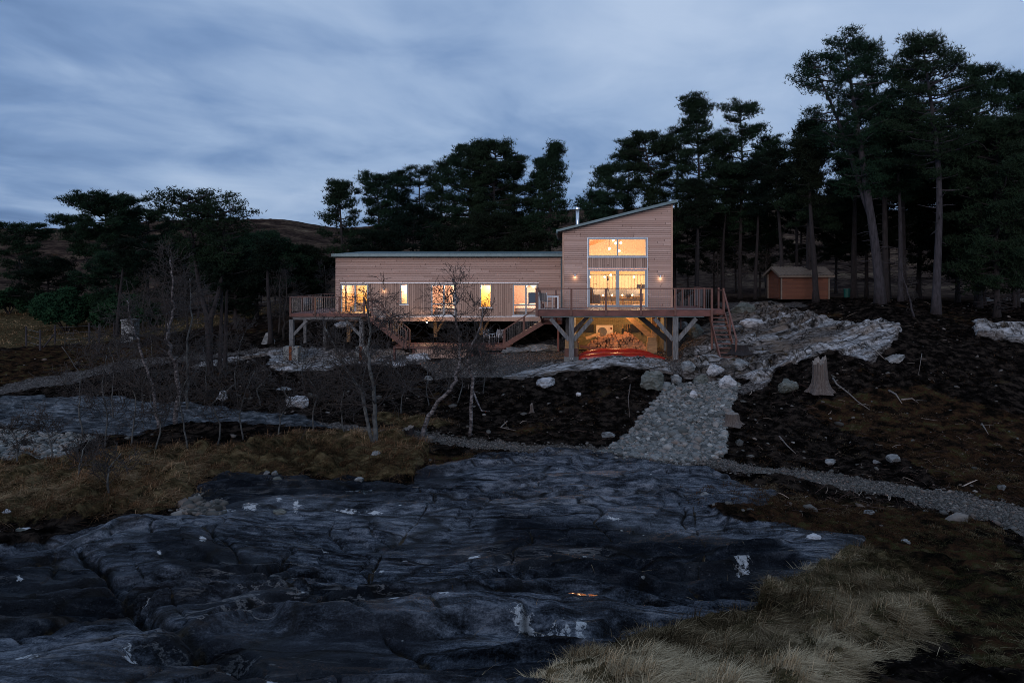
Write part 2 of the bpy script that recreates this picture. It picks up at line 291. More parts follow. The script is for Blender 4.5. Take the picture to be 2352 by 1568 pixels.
def terrain(X, Y, want=False):            # world x,y -> height (and zone weights)
    px = PX0+X/Y*F; py = sight(px, Y); Z = ZC-(py-PY0)/F*Y
    jx = fbm(X*1.3, Y*1.3, 3, 5)*(10+120/Y); jy = fbm(X*1.3, Y*1.3, 3, 9)*(3+60/Y)
    z = {k: samp(m_, px+jx, py+jy) for k, m_ in Mz.items()}
    rel = np.clip(Y/12, .4, 1.5)
    for k in ('pale', 'grav', 'rockl'): z[k] = z[k]*(Y > 10.5)
    z['cobb'] = z['cobb']*(Y > 16)
    rock = np.clip(z['rockf']+z['rockl']+z['pale'], 0, 1)
    nearm = np.clip((60-Y)/15, 0, 1)
    # rock relief : swells, foliation, ledges
    a = -.17; U = X*math.cos(a)-Y*math.sin(a); V = X*math.sin(a)+Y*math.cos(a)
    Vw = V+fbm(X*.4, Y*.4, 2, 31)*.35
    sw = fbm(U*.24, Vw*.50, 2, 1)*.44*rel*np.clip((13.8-Y)/2, .25, 1)+fbm(U*.7, Vw*1.5, 2, 2)*.07
    fol = (1-np.abs(fbm(U*.45, Vw*2.6, 3, 41)))**2*.035
    led = fbm(U*.5, Vw*1.9, 3, 52); led = np.sign(led)*np.abs(led)**.5*.035
    tt = Vw*1.15+fbm(U*.6, Vw*.6, 3, 57)*.9; fr_ = tt-np.floor(tt); led = led+(np.clip(fr_/.22, 0, 1)**2*(3-2*np.clip(fr_/.22, 0, 1))-fr_)*.26*np.clip(.3+fbm(U*.3, Vw*.4, 2, 59)*2.2, 0, 1)
    fine = fbm(X*7, Y*10, 4, 77)*.016+(1-np.abs(fbm(U*1.6, Vw*8, 3, 88)))**3*.009
    rz = sw+fol+led+fine
    pl = z['pale']
    ter = fbm(X*.35, Y*.6, 2, 91)*.20+fbm(X*2.2+3, Y*4.2, 3, 95)*.022+(1-np.abs(fbm(U*.4, V*2.2, 2, 97)))**4*.04
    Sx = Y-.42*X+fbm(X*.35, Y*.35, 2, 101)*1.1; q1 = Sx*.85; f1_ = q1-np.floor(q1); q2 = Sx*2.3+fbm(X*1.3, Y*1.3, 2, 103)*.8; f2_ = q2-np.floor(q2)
    sm = lambda f_, k: np.clip(f_/k, 0, 1)**2*(3-2*np.clip(f_/k, 0, 1))-f_
    jn = X*.55+Y*.2+fbm(X*.7, Y*.7, 2, 105)*1.6; jf = np.abs(jn-np.round(jn))
    ter = ter*1.2+sm(f1_, .10)*.34*np.clip(.7+fbm(X*.3, Y*.3, 2, 107)*1.4, .1, 1.3)+sm(f2_, .2)*.045-np.exp(-(jf/.04)**2)*.12
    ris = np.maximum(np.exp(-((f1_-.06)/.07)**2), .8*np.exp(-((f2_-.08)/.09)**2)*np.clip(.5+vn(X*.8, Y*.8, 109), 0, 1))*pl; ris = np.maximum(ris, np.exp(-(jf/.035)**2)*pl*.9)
    rz = rz*(1-pl)+ter*pl*np.where(px > 1550, 1.0, .38)
    soil = fbm(X*.5, Y*.5, 4, 11)*.16+np.abs(fbm(X*2.2, Y*2.2, 4, 12))*.16+fbm(X*12, Y*12, 2, 14)*.018
    hil = fbm(X*.04, Y*.04, 4, 3)*2.2*np.clip((Y-60)/90, 0, 1)+fbm(X*.2, Y*.2, 3, 4)*.5*np.clip((Y-55)/60, 0, 1)
    smooth = np.clip(z['grav'], 0, 1)*.85
    j1 = X*.62+Y*.22+fbm(X*.5, Y*.5, 3, 141)*1.3; j1 = np.abs(j1-np.round(j1)); j2 = Y*.55-X*.12+fbm(X*.35, Y*.5, 3, 143)*1.5; j2 = np.abs(j2-np.round(j2))
    g1 = np.clip(.15+vn(X*.45, Y*.45, 145)*2.2, 0, 1); g2 = np.clip(.15+vn(X*.4+9, Y*.4, 147)*2.2, 0, 1)
    jk = np.maximum(np.exp(-(j1/.028)**2)*g1, np.exp(-(j2/.030)**2)*g2)*(1-pl)
    rz = rz-jk*.075+(np.floor(X*.62+Y*.22+fbm(X*.5, Y*.5, 3, 141)*1.3+.5) % 2-.5)*.05*g1*(1-pl)
    Z = Z+(rz*rock*nearm+soil*(1-rock)*nearm*(1-smooth))+hil
    gr = np.clip(z['grass'], 0, 1)*(Y < 40)
    Z = Z+gr*(.06+np.where(Y > 12.5, .42, .16)*np.abs(fbm(X*1.5, Y*1.5, 2, 66)))
    cr = np.zeros_like(Z)
    near = Y < 22
    if near.any():
        xn = X[near]; yn = Y[near]; dz = np.zeros_like(xn); cm = np.zeros_like(xn)
        wob = fbm(xn*2.2, yn*2.2, 3, 21)*.07
        for q, wd, dp in CRW:
            best = np.full(xn.shape, 9.)
            for (x1, y1), (x2, y2) in zip(q, q[1:]):
                L2 = (x2-x1)**2+(y2-y1)**2+1e-9
                t = np.clip(((xn-x1)*(x2-x1)+(yn-y1)*(y2-y1))/L2, 0, 1)
                best = np.minimum(best, np.hypot(xn-x1-t*(x2-x1), yn-y1-t*(y2-y1)))
            wv = wd*(.45+.75*np.abs(vn(xn*1.1, yn*1.1, 23)))
            k = np.exp(-((np.abs(best+wob*.6))/wv)**2); dz -= k*dp*(.5+.6*np.abs(vn(xn*.9, yn*.9, 29))); cm = np.maximum(cm, k)
        for x0, y0, r1, r2, dp in PITW:
            e = ((xn-x0)/r1)**2+((yn-y0)/(r2*2))**2+wob*4; k = np.clip(1.3-e, 0, 1); dz -= dp*k*k*(3-2*k); cm = np.maximum(cm, k*.5)
        Z[near] += dz*rock[near]; cr[near] = cm*rock[near]
    if not want: return Z
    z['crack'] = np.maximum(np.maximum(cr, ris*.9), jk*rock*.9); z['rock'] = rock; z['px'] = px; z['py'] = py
    return Z, z
def H(x, y): return float(terrain(np.array([x], float), np.array([y], float))[0])
def at(px, py, d=None):                    # a point on the ground seen at px,py
    d = d or hit(px, py); x = wx(px, d); return Vector((x, d, H(x, d)))
# ---------------------------------------------------------------- materials
def mat(name): m = bpy.data.materials.new(name); m.use_nodes = True; return m, NT(m.node_tree)
def out(n, sh): n.t.links.new(sh, n.n('ShaderNodeOutputMaterial').inputs[0])
def simple(name, col, rough=.7, var=.25, vs=6, metal=0, bump=0.0, spec=.4, col2=None, stretch=(1,1,1)):
    m, n = mat(name); oc = n.n('ShaderNodeTexCoord').outputs['Object']
    f = n.noise(n.mapv(oc, stretch), vs, 5, .6)
    c2 = col2 or tuple(x*(1-var) for x in col); c1 = tuple(min(1, x*(1+var)) for x in col)
    cc = n.mix(n.step(f, .3, .7), c2, c1)
    p = n.n('ShaderNodeBsdfPrincipled', ins={'Base Color': cc, 'Roughness': rough, 'Metallic': metal, 'Specular IOR Level': spec})
    if bump: n.t.links.new(n.n('ShaderNodeBump', ins={'Strength': .6, 'Distance': bump, 'Height': f}).outputs[0], p.inputs['Normal'])
    out(n, p.outputs[0]); return m
def emit(name, col, st):
    m, n = mat(name); out(n, n.n('ShaderNodeEmission', ins={0: col, 1: st}).outputs[0]); return m
def boards(name, vertical=False, cA=(.58,.405,.34), cB=(.34,.20,.155), pitch=.113, length=2.9, rough=.65):
    m, n = mat(name); oc = n.n('ShaderNodeTexCoord').outputs['Object']
    x = n.n('ShaderNodeSeparateXYZ', ins={0: oc})
    hx = n.m('ADD', x.outputs[0], x.outputs[1])
    rown = n.n('ShaderNodeTexWhiteNoise', noise_dimensions='1D', ins={'W': n.m('FLOOR', n.m('DIVIDE', hx if vertical else x.outputs[2], pitch))}).outputs[0]
    shf = n.m('MULTIPLY', rown, 9.7)
    v_ = n.n('ShaderNodeCombineXYZ', ins={0: n.m('ADD', x.outputs[2] if vertical else hx, shf), 1: hx if vertical else x.outputs[2], 2: 0.0}).outputs[0]
    b = n.n('ShaderNodeTexBrick', offset=.0, offset_frequency=2, squash=1, ins={'Vector': v_, 'Color1': (0,0,0), 'Color2': (1,1,1), 'Mortar': (0,0,0), 'Scale': 1.0, 'Mortar Size': .0095, 'Mortar Smooth': .3, 'Bias': 0.0, 'Brick Width': length, 'Row Height': pitch})
    rnd = n.n('ShaderNodeSeparateColor', ins={0: b.outputs[0]}).outputs[0]
    rnd2 = n.m('POWER', rnd, 1.35)
    grain = n.noise(n.mapv(v_, (.8, 26, 1)), 2.4, 5, .6, .3)
    blot = n.noise(n.mapv(v_, (.5, 1.4, 1)), .9, 3)
    c = n.mix(n.m('MULTIPLY', rnd2, .9), cA, cB)
    c = n.mix(n.step(grain, .35, .75), c, tuple(a*.72 for a in cA), 'MIX')
    c = n.mix(n.m('MULTIPLY', n.step(blot, .4, .7), .3), c, tuple(a*.75 for a in cA))
    kn = n.n('ShaderNodeTexVoronoi', ins={'Vector': n.mapv(v_, (3.0, 9, 1)), 'Scale': 1.0}).outputs['Distance']
    c = n.mix(n.m('MULTIPLY', n.step(kn, .10, .03), .6), c, (.09,.045,.03))
    c = n.mix(b.outputs['Fac'], c, (.09,.055,.045))
    hgt = n.m('SUBTRACT', n.m('MULTIPLY', grain, .12), b.outputs['Fac'])
    p = n.n('ShaderNodeBsdfPrincipled', ins={'Base Color': c, 'Roughness': rough, 'Specular IOR Level': .25,
            'Normal': n.n('ShaderNodeBump', ins={'Strength': .8, 'Distance': .012, 'Height': hgt}).outputs[0]})
    out(n, p.outputs[0]); return m
M = {}
M['cedar'] = boards('cedar_boards'); M['cedar_v'] = boards('cedar_boards_upright', True, length=5, pitch=.12, cA=(.50,.345,.275), cB=(.22,.135,.105))
M['shedw'] = boards('shed_boards', cA=(.15,.058,.034), cB=(.07,.024,.015), pitch=.14, length=2.4)
M['trim'] = simple('cedar_trim', (.42,.26,.19), .6, .2, 8, stretch=(1,1,.2))
M['zinc'] = simple('zinc_sheet', (.10,.15,.165), .45, .15, 3, metal=.35)
M['frame'] = simple('grey_window_frame', (.30,.33,.36), .4, .06, 4)
M['sill'] = simple('pale_metal_sill', (.55,.60,.66), .35, .05, 4, metal=.5)
M['steel'] = simple('brushed_flue', (.6,.66,.72), .3, .1, 20, metal=.8)
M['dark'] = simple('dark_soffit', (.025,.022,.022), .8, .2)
M['deck'] = simple('stained_deck_timber', (.125,.048,.040), .6, .35, 5, bump=.003, stretch=(.4,1,1))
M['deckl'] = simple('stained_rail_timber', (.125,.055,.042), .55, .3, 5)
M['oak'] = simple('weathered_oak', (.13,.132,.135), .8, .55, 7, bump=.006, stretch=(3,3,.35))
M['oakx'] = simple('weathered_oak_beam', (.12,.122,.125), .8, .5, 7, bump=.006, stretch=(.35,3,3))
M['larch'] = simple('fresh_timber', (.36,.22,.11), .7, .3, 6, bump=.004, stretch=(.6,2,2))
M['black'] = simple('black_steel', (.012,.013,.015), .5, .2)
M['wire'] = simple('stainless_rod', (.2,.2,.21), .35, .1, metal=.8)
M['white'] = simple('white_paint', (.72,.74,.76), .45, .05, 9)
M['fabric'] = simple('grey_fabric', (.16,.15,.15), .95, .2, 30)
M['linen'] = simple('white_linen', (.62,.56,.54), .9, .08, 8)
M['plaster'] = simple('cream_plaster', (.76,.63,.50), .85, .03, 2)
M['pinkw'] = simple('rose_plaster', (.72,.56,.50), .85, .03, 2)
M['goldw'] = simple('golden_wall', (.78,.58,.27), .85, .05, 2)
M['glulam'] = simple('varnished_beam', (.60,.30,.15), .5, .2, 4, stretch=(.3,2,2))
M['ceil'] = simple('timber_ceiling', (.66,.42,.27), .6, .15, 3, stretch=(.3,3,1))
M['floor'] = simple('oak_floor', (.30,.18,.09), .4, .25, 5, stretch=(.3,3,1))
M['panelw'] = boards('white_panel', True, cA=(.74,.62,.44), cB=(.70,.56,.38), pitch=.2, length=5)
M['conc'] = simple('rough_concrete', (.20,.21,.205), .9, .35, 5, bump=.01)
M['rust'] = simple('rust_streak', (.16,.05,.02), .9, .4, 9)
M['kayak'] = simple('red_gelcoat', (.36,.026,.016), .30, .25, 5, spec=.45)
M['bark'] = simple('pine_bark', (.017,.014,.015), .95, .5, 9, bump=.03, stretch=(1,1,.3))
M['barkp'] = simple('grey_pine_bark', (.032,.029,.034), .95, .55, 10, bump=.03, stretch=(1,1,.25))
M['twig'] = simple('dark_twig_bark', (.026,.022,.021), .9, .3, 9)
M['twigg'] = simple('lichen_grey_bark', (.075,.08,.078), .9, .6, 5, col2=(.022,.022,.025), bump=.005)
M['deadw'] = simple('bleached_wood', (.17,.15,.135), .85, .4, 9, bump=.004, stretch=(1,1,.4))
M['stumpw'] = simple('split_stump_wood', (.075,.064,.057), .9, .8, 6, col2=(.05,.035,.03), bump=.03, stretch=(4,4,.5))
M['logend'] = simple('cut_log_end', (.55,.27,.14), .85, .3, 12)
M['logbark'] = simple('log_bark', (.20,.10,.065), .95, .4, 12, bump=.01)
M['green'] = simple('green_plastic', (.006,.07,.06), .5, .1)
M['bulb'] = emit('warm_bulb', (1.0,.74,.38), 45); M['bulb2'] = emit('warm_shade_glow', (1.0,.66,.34), 4.5)
M['dusk_glow'] = emit('glowing_dusk_pane', (.10,.13,.2), .5)  # pane emits a dim blue glow in place of dusk sky behind it
def birch_mat():
    m, n = mat('birch_bark'); oc = n.n('ShaderNodeTexCoord').outputs['Object']
    f = n.noise(n.mapv(oc, (2, 2, 7)), 2.2, 5, .65, .5)
    c = n.ramp(f, [(.40, (.018,.015,.017)), (.50, (.085,.075,.077)), (.66, (.26,.24,.24))])
    out(n, n.n('ShaderNodeBsdfPrincipled', ins={'Base Color': c, 'Roughness': .8}).outputs[0]); return m
M['birch'] = birch_mat()
def glass_mat():
    m, n = mat('window_glass')
    fr = n.n('ShaderNodeFresnel', ins={0: 1.45}).outputs[0]
    mx = n.n('ShaderNodeMixShader', ins={0: n.m('MULTIPLY', fr, .9)})
    n.t.links.new(n.n('ShaderNodeBsdfTransparent', ins={0: (.94,.96,.95)}).outputs[0], mx.inputs[1])
    n.t.links.new(n.n('ShaderNodeBsdfGlossy', ins={0: (1,1,1), 'Roughness': .01}).outputs[0], mx.inputs[2])
    out(n, mx.outputs[0]); return m
M['glass'] = glass_mat()
def needle_mat(name, a, b):
    m, n = mat(name); oc = n.n('ShaderNodeTexCoord').outputs['Object']
    r_ = n.n('ShaderNodeObjectInfo').outputs['Random']
    f = n.noise(oc, .9, 4, .6); f2 = n.noise(oc, 6, 2)
    c = n.mix(n.step(f, .35, .68), a, b); c = n.mix(n.m('MULTIPLY', f2, .5), c, tuple(x*.5 for x in a))
    c = n.mix(n.m('MULTIPLY', r_, .35), c, (.022,.024,.012))
    p = n.n('ShaderNodeBsdfPrincipled', ins={'Base Color': c, 'Roughness': .9, 'Specular IOR Level': .03})
    out(n, p.outputs[0]); return m
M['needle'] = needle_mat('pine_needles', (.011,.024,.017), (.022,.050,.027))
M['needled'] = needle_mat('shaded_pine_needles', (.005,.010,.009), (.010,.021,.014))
M['leaf'] = needle_mat('evergreen_leaves', (.012,.036,.020), (.026,.070,.034))
def brick_mat():
    m, n = mat('green_brick'); oc = n.n('ShaderNodeTexCoord').outputs['Object']
    x = n.n('ShaderNodeSeparateXYZ', ins={0: oc}); v_ = n.n('ShaderNodeCombineXYZ', ins={0: x.outputs[0], 1: x.outputs[2]}).outputs[0]
    b = n.n('ShaderNodeTexBrick', ins={'Vector': v_, 'Color1': (.13,.11,.06), 'Color2': (.20,.165,.09), 'Mortar': (.27,.23,.14), 'Scale': 1.0, 'Mortar Size': .008, 'Brick Width': .23, 'Row Height': .075})
    out(n, n.n('ShaderNodeBsdfPrincipled', ins={'Base Color': b.outputs[0], 'Roughness': .9}).outputs[0]); return m
M['brick'] = brick_mat()
def stone_mat(name, a, b, c3, sc=3):
    m, n = mat(name); oc = n.n('ShaderNodeTexCoord').outputs['Object']; r_ = n.n('ShaderNodeObjectInfo').outputs['Random']
    off = n.n('ShaderNodeVectorMath', operation='ADD', ins={0: oc, 1: n.n('ShaderNodeCombineXYZ', ins={0: n.m('MULTIPLY', r_, 37.0), 1: r_, 2: r_}).outputs[0]}).outputs[0]
    f = n.noise(n.mapv(off, (1, 1, 2.5), (.3, .4, 0)), sc, 7, .65, .8)
    f2 = n.noise(off, sc*5, 4)
    c = n.ramp(f, [(.33, a), (.5, b), (.64, c3)])
    p = n.n('ShaderNodeBsdfPrincipled', ins={'Base Color': c, 'Roughness': .75, 'Normal': n.n('ShaderNodeBump', ins={'Strength': .9, 'Distance': .03, 'Height': n.m('ADD', f, n.m('MULTIPLY', f2, .3))}).outputs[0]})
    out(n, p.outputs[0]); return m
M['stoneW'] = stone_mat('quartz_stone', (.09,.095,.10), (.34,.35,.37), (.50,.51,.53))
M['stoneG'] = stone_mat('grey_stone', (.05,.055,.055), (.13,.14,.145), (.26,.27,.275))
M['stoneD'] = stone_mat('mossy_stone', (.025,.03,.025), (.08,.09,.08), (.15,.16,.15))
def cobble_mat(nm='cobbles', k=1.0):
    m, n = mat(nm); a = n.n('ShaderNodeAttribute', attribute_name='rnd').outputs['Fac']
    oc = n.n('ShaderNodeTexCoord').outputs['Object']; f = n.noise(oc, 14, 4, .6)
    c = n.ramp(a, [(.0, (.05,.056,.056)), (.35, (.12,.13,.128)), (.7, (.20,.21,.21)), (.90, (.18,.145,.125)), (1.0, (.36,.37,.36))])
    c = n.mix(n.m('MULTIPLY', n.step(f, .4, .7), .45), c, (.10,.105,.105))
    if k != 1: c = n.mix(1.0, c, (k*1.05, k*.97, k*.92), 'MULTIPLY')
    out(n, n.n('ShaderNodeBsdfPrincipled', ins={'Base Color': c, 'Roughness': .9, 'Specular IOR Level': .1}).outputs[0]); return m
M['cobble'] = cobble_mat(); M['pebble'] = cobble_mat('pebbles', .62)
def straw_mat(name, stops):
    m, n = mat(name); a = n.n('ShaderNodeAttribute', attribute_name='rnd').outputs['Fac']
    out(n, n.n('ShaderNodeBsdfPrincipled', ins={'Base Color': n.ramp(a, stops), 'Roughness': 1.0, 'Specular IOR Level': .0}).outputs[0]); return m
M['straw'] = straw_mat('dry_grass', [(0, (.014,.011,.006)), (.35, (.070,.050,.028)), (.7, (.22,.165,.098)), (1, (.46,.37,.24))])
M['sedge'] = straw_mat('brown_sedge', [(0, (.014,.012,.007)), (.4, (.068,.038,.021)), (.8, (.18,.105,.058)), (1, (.31,.22,.13))])
M['heather'] = straw_mat('dark_heather', [(0, (.010,.009,.006)), (.45, (.034,.020,.012)), (.75, (.062,.032,.018)), (.9, (.055,.045,.02)), (1, (.13,.10,.065))])
M['moss'] = straw_mat('turf', [(0, (.008,.009,.004)), (.4, (.032,.030,.014)), (.8, (.085,.070,.035)), (1, (.19,.15,.085))])
M['debris'] = straw_mat('wood_debris', [(0, (.03,.02,.018)), (.5, (.08,.055,.045)), (.85, (.20,.16,.13)), (1, (.40,.34,.29))])
def ground_mat():
    m, n = mat('hill_and_shore_ground'); oc = n.n('ShaderNodeTexCoord').outputs['Object']
    def at_(k): return n.n('ShaderNodeAttribute', attribute_name=k).outputs['Fac']
    rockA, paleA, gravA, cobA, grasA, heaA, crA, whA, leftA, far = [at_(k) for k in ('rockf','pale','grav','cobb','grass','heath','crack','white','rockl','far')]
    st = n.mapv(oc, (.55, 3.2, 3.0), (0, 0, R(10)))
    wob = n.n('ShaderNodeVectorMath', operation='ADD', ins={0: st, 1: n.n('ShaderNodeVectorMath', operation='SCALE', ins={0: n.n('ShaderNodeTexNoise', ins={'Vector': oc, 'Scale': .6, 'Detail': 2}).outputs[1], 3: .45}).outputs[0]}).outputs[0]
    f0 = n.noise(n.mapv(oc, (.9, 1.1, 1.3), (0, 0, R(25))), 1.5, 10, .72); fs = n.noise(n.mapv(wob, (1.7, 1.15, 1.2), (0, 0, R(6))), 2.0, 9, .70, .1); gn = n.noise(oc, 38, 4, .72)
    f1 = n.m('ADD', n.m('MULTIPLY', f0, .50), n.m('MULTIPLY', fs, .50)); f2 = n.m('ADD', n.m('MULTIPLY', fs, .45), n.m('MULTIPLY', gn, .55)); f3 = n.noise(oc, .45, 5, .62)
    fsp = n.noise(oc, 17, 4, .7)
    # foreground slab: blue-black schist with paler bands, wet darker hollows
    rk = n.ramp(n.m('ADD', n.m('ADD', n.m('MULTIPLY', f1, .6), n.m('MULTIPLY', f2, .4)), n.m('MULTIPLY', at_('dry'), .042)), [(.44, (.0036,.0044,.0062)), (.495, (.019,.023,.030)), (.545, (.056,.066,.084)), (.62, (.17,.185,.215))])
    rk = n.mix(n.m('MULTIPLY', n.m('MULTIPLY', n.step(f3, .47, .60), n.m('SUBTRACT', 1.0, at_('dry'))), .8), rk, n.mix(.80, rk, (.010,.012,.018)))
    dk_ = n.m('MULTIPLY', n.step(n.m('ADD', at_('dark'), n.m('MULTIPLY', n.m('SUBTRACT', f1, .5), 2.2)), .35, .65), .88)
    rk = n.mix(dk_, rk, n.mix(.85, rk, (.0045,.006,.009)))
    rk = n.mix(n.m('MULTIPLY', n.step(fsp, .60, .74), .35), rk, (.14,.15,.165))
    vein = n.noise(n.mapv(wob, (.35, .5, .5), loc=(4, 2, 0)), 1.0, 8, .66, .2)
    vm = n.m('MULTIPLY', n.step(n.m('ABSOLUTE', n.m('SUBTRACT', vein, .5)), .014, .003), n.step(n.noise(oc, .35, 3), .50, .60))
    rk = n.mix(n.m('MULTIPLY', vm, .45), rk, (.26,.26,.265))
    tan = n.m('MULTIPLY', n.step(n.noise(n.mapv(wob, (.4, .8, 1), loc=(9, 1, 0)), .9, 4), .56, .70), at_('tan'))
    rk = n.mix(tan, rk, (.20,.16,.12))
    lic = n.n('ShaderNodeTexVoronoi', ins={'Vector': n.n('ShaderNodeVectorMath', operation='ADD', ins={0: oc, 1: n.n('ShaderNodeVectorMath', operation='SCALE', ins={0: n.n('ShaderNodeTexNoise', ins={'Vector': oc, 'Scale': 9, 'Detail': 3}).outputs[1], 3: .10}).outputs[0]}).outputs[0], 'Scale': 2.6, 'Randomness': 1.0})
    lm = n.m('MULTIPLY', n.step(lic.outputs['Distance'], .075, .055), n.step(n.n('ShaderNodeSeparateColor', ins={0: lic.outputs['Color']}).outputs[0], .80, .84))
    rk = n.mix(n.m('MULTIPLY', lm, .85), rk, (.40,.43,.43))
    wm = n.step(n.m('ADD', whA, n.m('MULTIPLY', n.m('SUBTRACT', n.noise(oc, 9, 9, .78), .5), 3.4)), .76, .84)
    rk = n.mix(wm, rk, n.mix(n.step(f2, .4, .6), (.33,.34,.355), (.52,.54,.56)))
    # pale ledges near the house, mid slab
    vk = n.n('ShaderNodeTexVoronoi', feature='DISTANCE_TO_EDGE', ins={'Vector': n.mapv(wob, (.75, .42, .2), (0, 0, R(8))), 'Scale': 1.0}).outputs['Distance']
    vk2 = n.n('ShaderNodeTexVoronoi', feature='DISTANCE_TO_EDGE', ins={'Vector': n.mapv(wob, (.55, .33, .2), (0, 0, R(-14))), 'Scale': 1.0}).outputs['Distance']
    ck = n.step(vk, .022, .0); ck2 = n.step(vk2, .03, .004)
    pl = n.ramp(n.m('ADD', n.m('ADD', n.m('MULTIPLY', f1, .55), n.m('MULTIPLY', f2, .45)), n.m('MULTIPLY', at_('bright'), .018)), [(.40, (.016,.014,.013)), (.46, (.085,.078,.074)), (.52, (.24,.235,.235)), (.60, (.52,.53,.55))])
    pl = n.mix(n.step(n.m('ADD', at_('bright'), n.m('MULTIPLY', n.m('SUBTRACT', f0, .5), 1.2)), .35, .65), n.mix(1.0, pl, (.46,.425,.40), 'MULTIPLY'), pl)
    pl = n.mix(n.m('MULTIPLY', ck, .9), pl, (.008,.008,.009)); rk = n.mix(n.m('MULTIPLY', ck2, .75), rk, (.006,.006,.006))
    pl = n.mix(n.m('MULTIPLY', n.step(n.noise(oc, .8, 3), .5, .66), .6), pl, (.17,.13,.10))
    lf = n.mix(.5, rk, n.ramp(f1, [(.40, (.015,.018,.022)), (.50, (.08,.09,.10)), (.60, (.24,.26,.28))]))
    # soils
    so_ = n.noise(oc, 2.2, 8, .7); so2 = n.noise(oc, 21, 3, .6)
    soil = n.ramp(so_, [(.40, (.0012,.0010,.0010)), (.50, (.0060,.0050,.0046)), (.60, (.028,.021,.017))])
    soil = n.mix(n.m('MULTIPLY', n.step(so2, .66, .74), .55), soil, (.085,.08,.075))
    hea = n.ramp(n.noise(oc, 1.7, 7, .7), [(.40, (.003,.003,.0025)), (.48, (.018,.011,.007)), (.54, (.045,.022,.012)), (.60, (.034,.032,.012)), (.68, (.07,.052,.03))])
    gra = n.ramp(n.noise(n.mapv(oc, (1, 2.5, 1)), 2.4, 8, .7), [(.34, (.010,.009,.005)), (.48, (.045,.035,.018)), (.62, (.12,.092,.05))])
    vg = n.n('ShaderNodeTexVoronoi', ins={'Vector': oc, 'Scale': 15.0}); vr = n.n('ShaderNodeSeparateColor', ins={0: vg.outputs['Color']}).outputs[0]
    gv = n.ramp(vr, [(0, (.025,.023,.022)), (.4, (.075,.067,.062)), (.75, (.14,.125,.118)), (1, (.26,.235,.22))])
    gv = n.mix(n.m('MULTIPLY', n.step(vg.outputs['Distance'], .35, .65), .7), gv, (.03,.028,.028))
    gv = n.mix(n.m('MULTIPLY', n.step(n.noise(oc, 1.3, 4), .5, .7), .35), gv, (.09,.075,.065))
    hn = n.noise(n.mapv(oc, (1, 1.6, 1)), .09, 8, .68); hn2 = n.noise(oc, .9, 6, .7)
    hil = n.ramp(n.m('ADD', n.m('MULTIPLY', hn, .6), n.m('MULTIPLY', hn2, .4)), [(.40, (.008,.006,.006)), (.48, (.030,.021,.018)), (.55, (.060,.042,.032)), (.63, (.13,.098,.065)), (.72, (.17,.16,.16))])
    en = n.m('MULTIPLY', n.m('SUBTRACT', n.noise(oc, 4.5, 6, .7), .5), .9)
    def msk(a, lo=.42, hi=.58, e=en): return n.step(n.m('ADD', a, e), lo, hi)
    c = n.mix(far, soil, hil)
    c = n.mix(n.m('MULTIPLY', msk(n.m('ADD', heaA, n.m('MULTIPLY', n.m('SUBTRACT', n.noise(oc, .28, 5, .6), .42), 2.2))), .85), c, hea); c = n.mix(msk(grasA), c, gra)
    e2 = n.m('MULTIPLY', en, .6)
    c = n.mix(msk(gravA, .38, .62, e=en), c, gv); c = n.mix(msk(cobA, e=e2), c, n.mix(.4, gv, (.03,.03,.03)))
    rm = msk(rockA, e=n.m('MULTIPLY', en, .9)); pm = msk(paleA, e=e2); lmk = msk(leftA, e=e2)
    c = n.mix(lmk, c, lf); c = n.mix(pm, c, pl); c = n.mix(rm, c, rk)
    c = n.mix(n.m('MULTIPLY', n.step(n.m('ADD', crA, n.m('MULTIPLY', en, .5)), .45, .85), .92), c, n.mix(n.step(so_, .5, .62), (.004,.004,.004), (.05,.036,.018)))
    wet = n.m('MULTIPLY', rm, n.step(f3, .44, .56))
    rough = n.n('ShaderNodeMapRange', ins={0: n.m('MULTIPLY', wet, n.m('SUBTRACT', 1.0, wm)), 3: .9, 4: .48}).outputs[0]
    spec = n.m('ADD', n.m('MULTIPLY', rm, .09), .0)
    spec = n.m('MULTIPLY', spec, n.m('ADD', n.m('MULTIPLY', n.step(f3, .44, .56), .9), .25))
    hgt = n.m('ADD', n.m('ADD', n.m('MULTIPLY', f1, .9), n.m('MULTIPLY', f2, .55)), n.m('ADD', n.m('MULTIPLY', fsp, .25), n.m('MULTIPLY', so2, .2)))
    hgt = n.m('SUBTRACT', hgt, n.m('MULTIPLY', n.m('MULTIPLY', vg.outputs['Distance'], .8), msk(gravA, e=e2)))
    hgt = n.m('SUBTRACT', hgt, n.m('ADD', n.m('MULTIPLY', n.m('MULTIPLY', ck, pm), .9), n.m('MULTIPLY', n.m('MULTIPLY', ck2, rm), .6)))
    p = n.n('ShaderNodeBsdfPrincipled', ins={'Base Color': c, 'Roughness': rough, 'Specular IOR Level': spec,
        'Normal': n.n('ShaderNodeBump', ins={'Strength': 1.0, 'Distance': .05, 'Height': hgt}).outputs[0]})
    out(n, p.outputs[0]); return m
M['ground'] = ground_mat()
def water_mat():
    m, n = mat('pool_water'); oc = n.n('ShaderNodeTexCoord').outputs['Object']
    p = n.n('ShaderNodeBsdfPrincipled', ins={'Base Color': (.008,.010,.012), 'Roughness': .03, 'Specular IOR Level': .5,
        'Normal': n.n('ShaderNodeBump', ins={'Strength': .15, 'Distance': .004, 'Height': n.noise(oc, 7, 3)}).outputs[0]})
    out(n, p.outputs[0]); return m
M['water'] = water_mat()
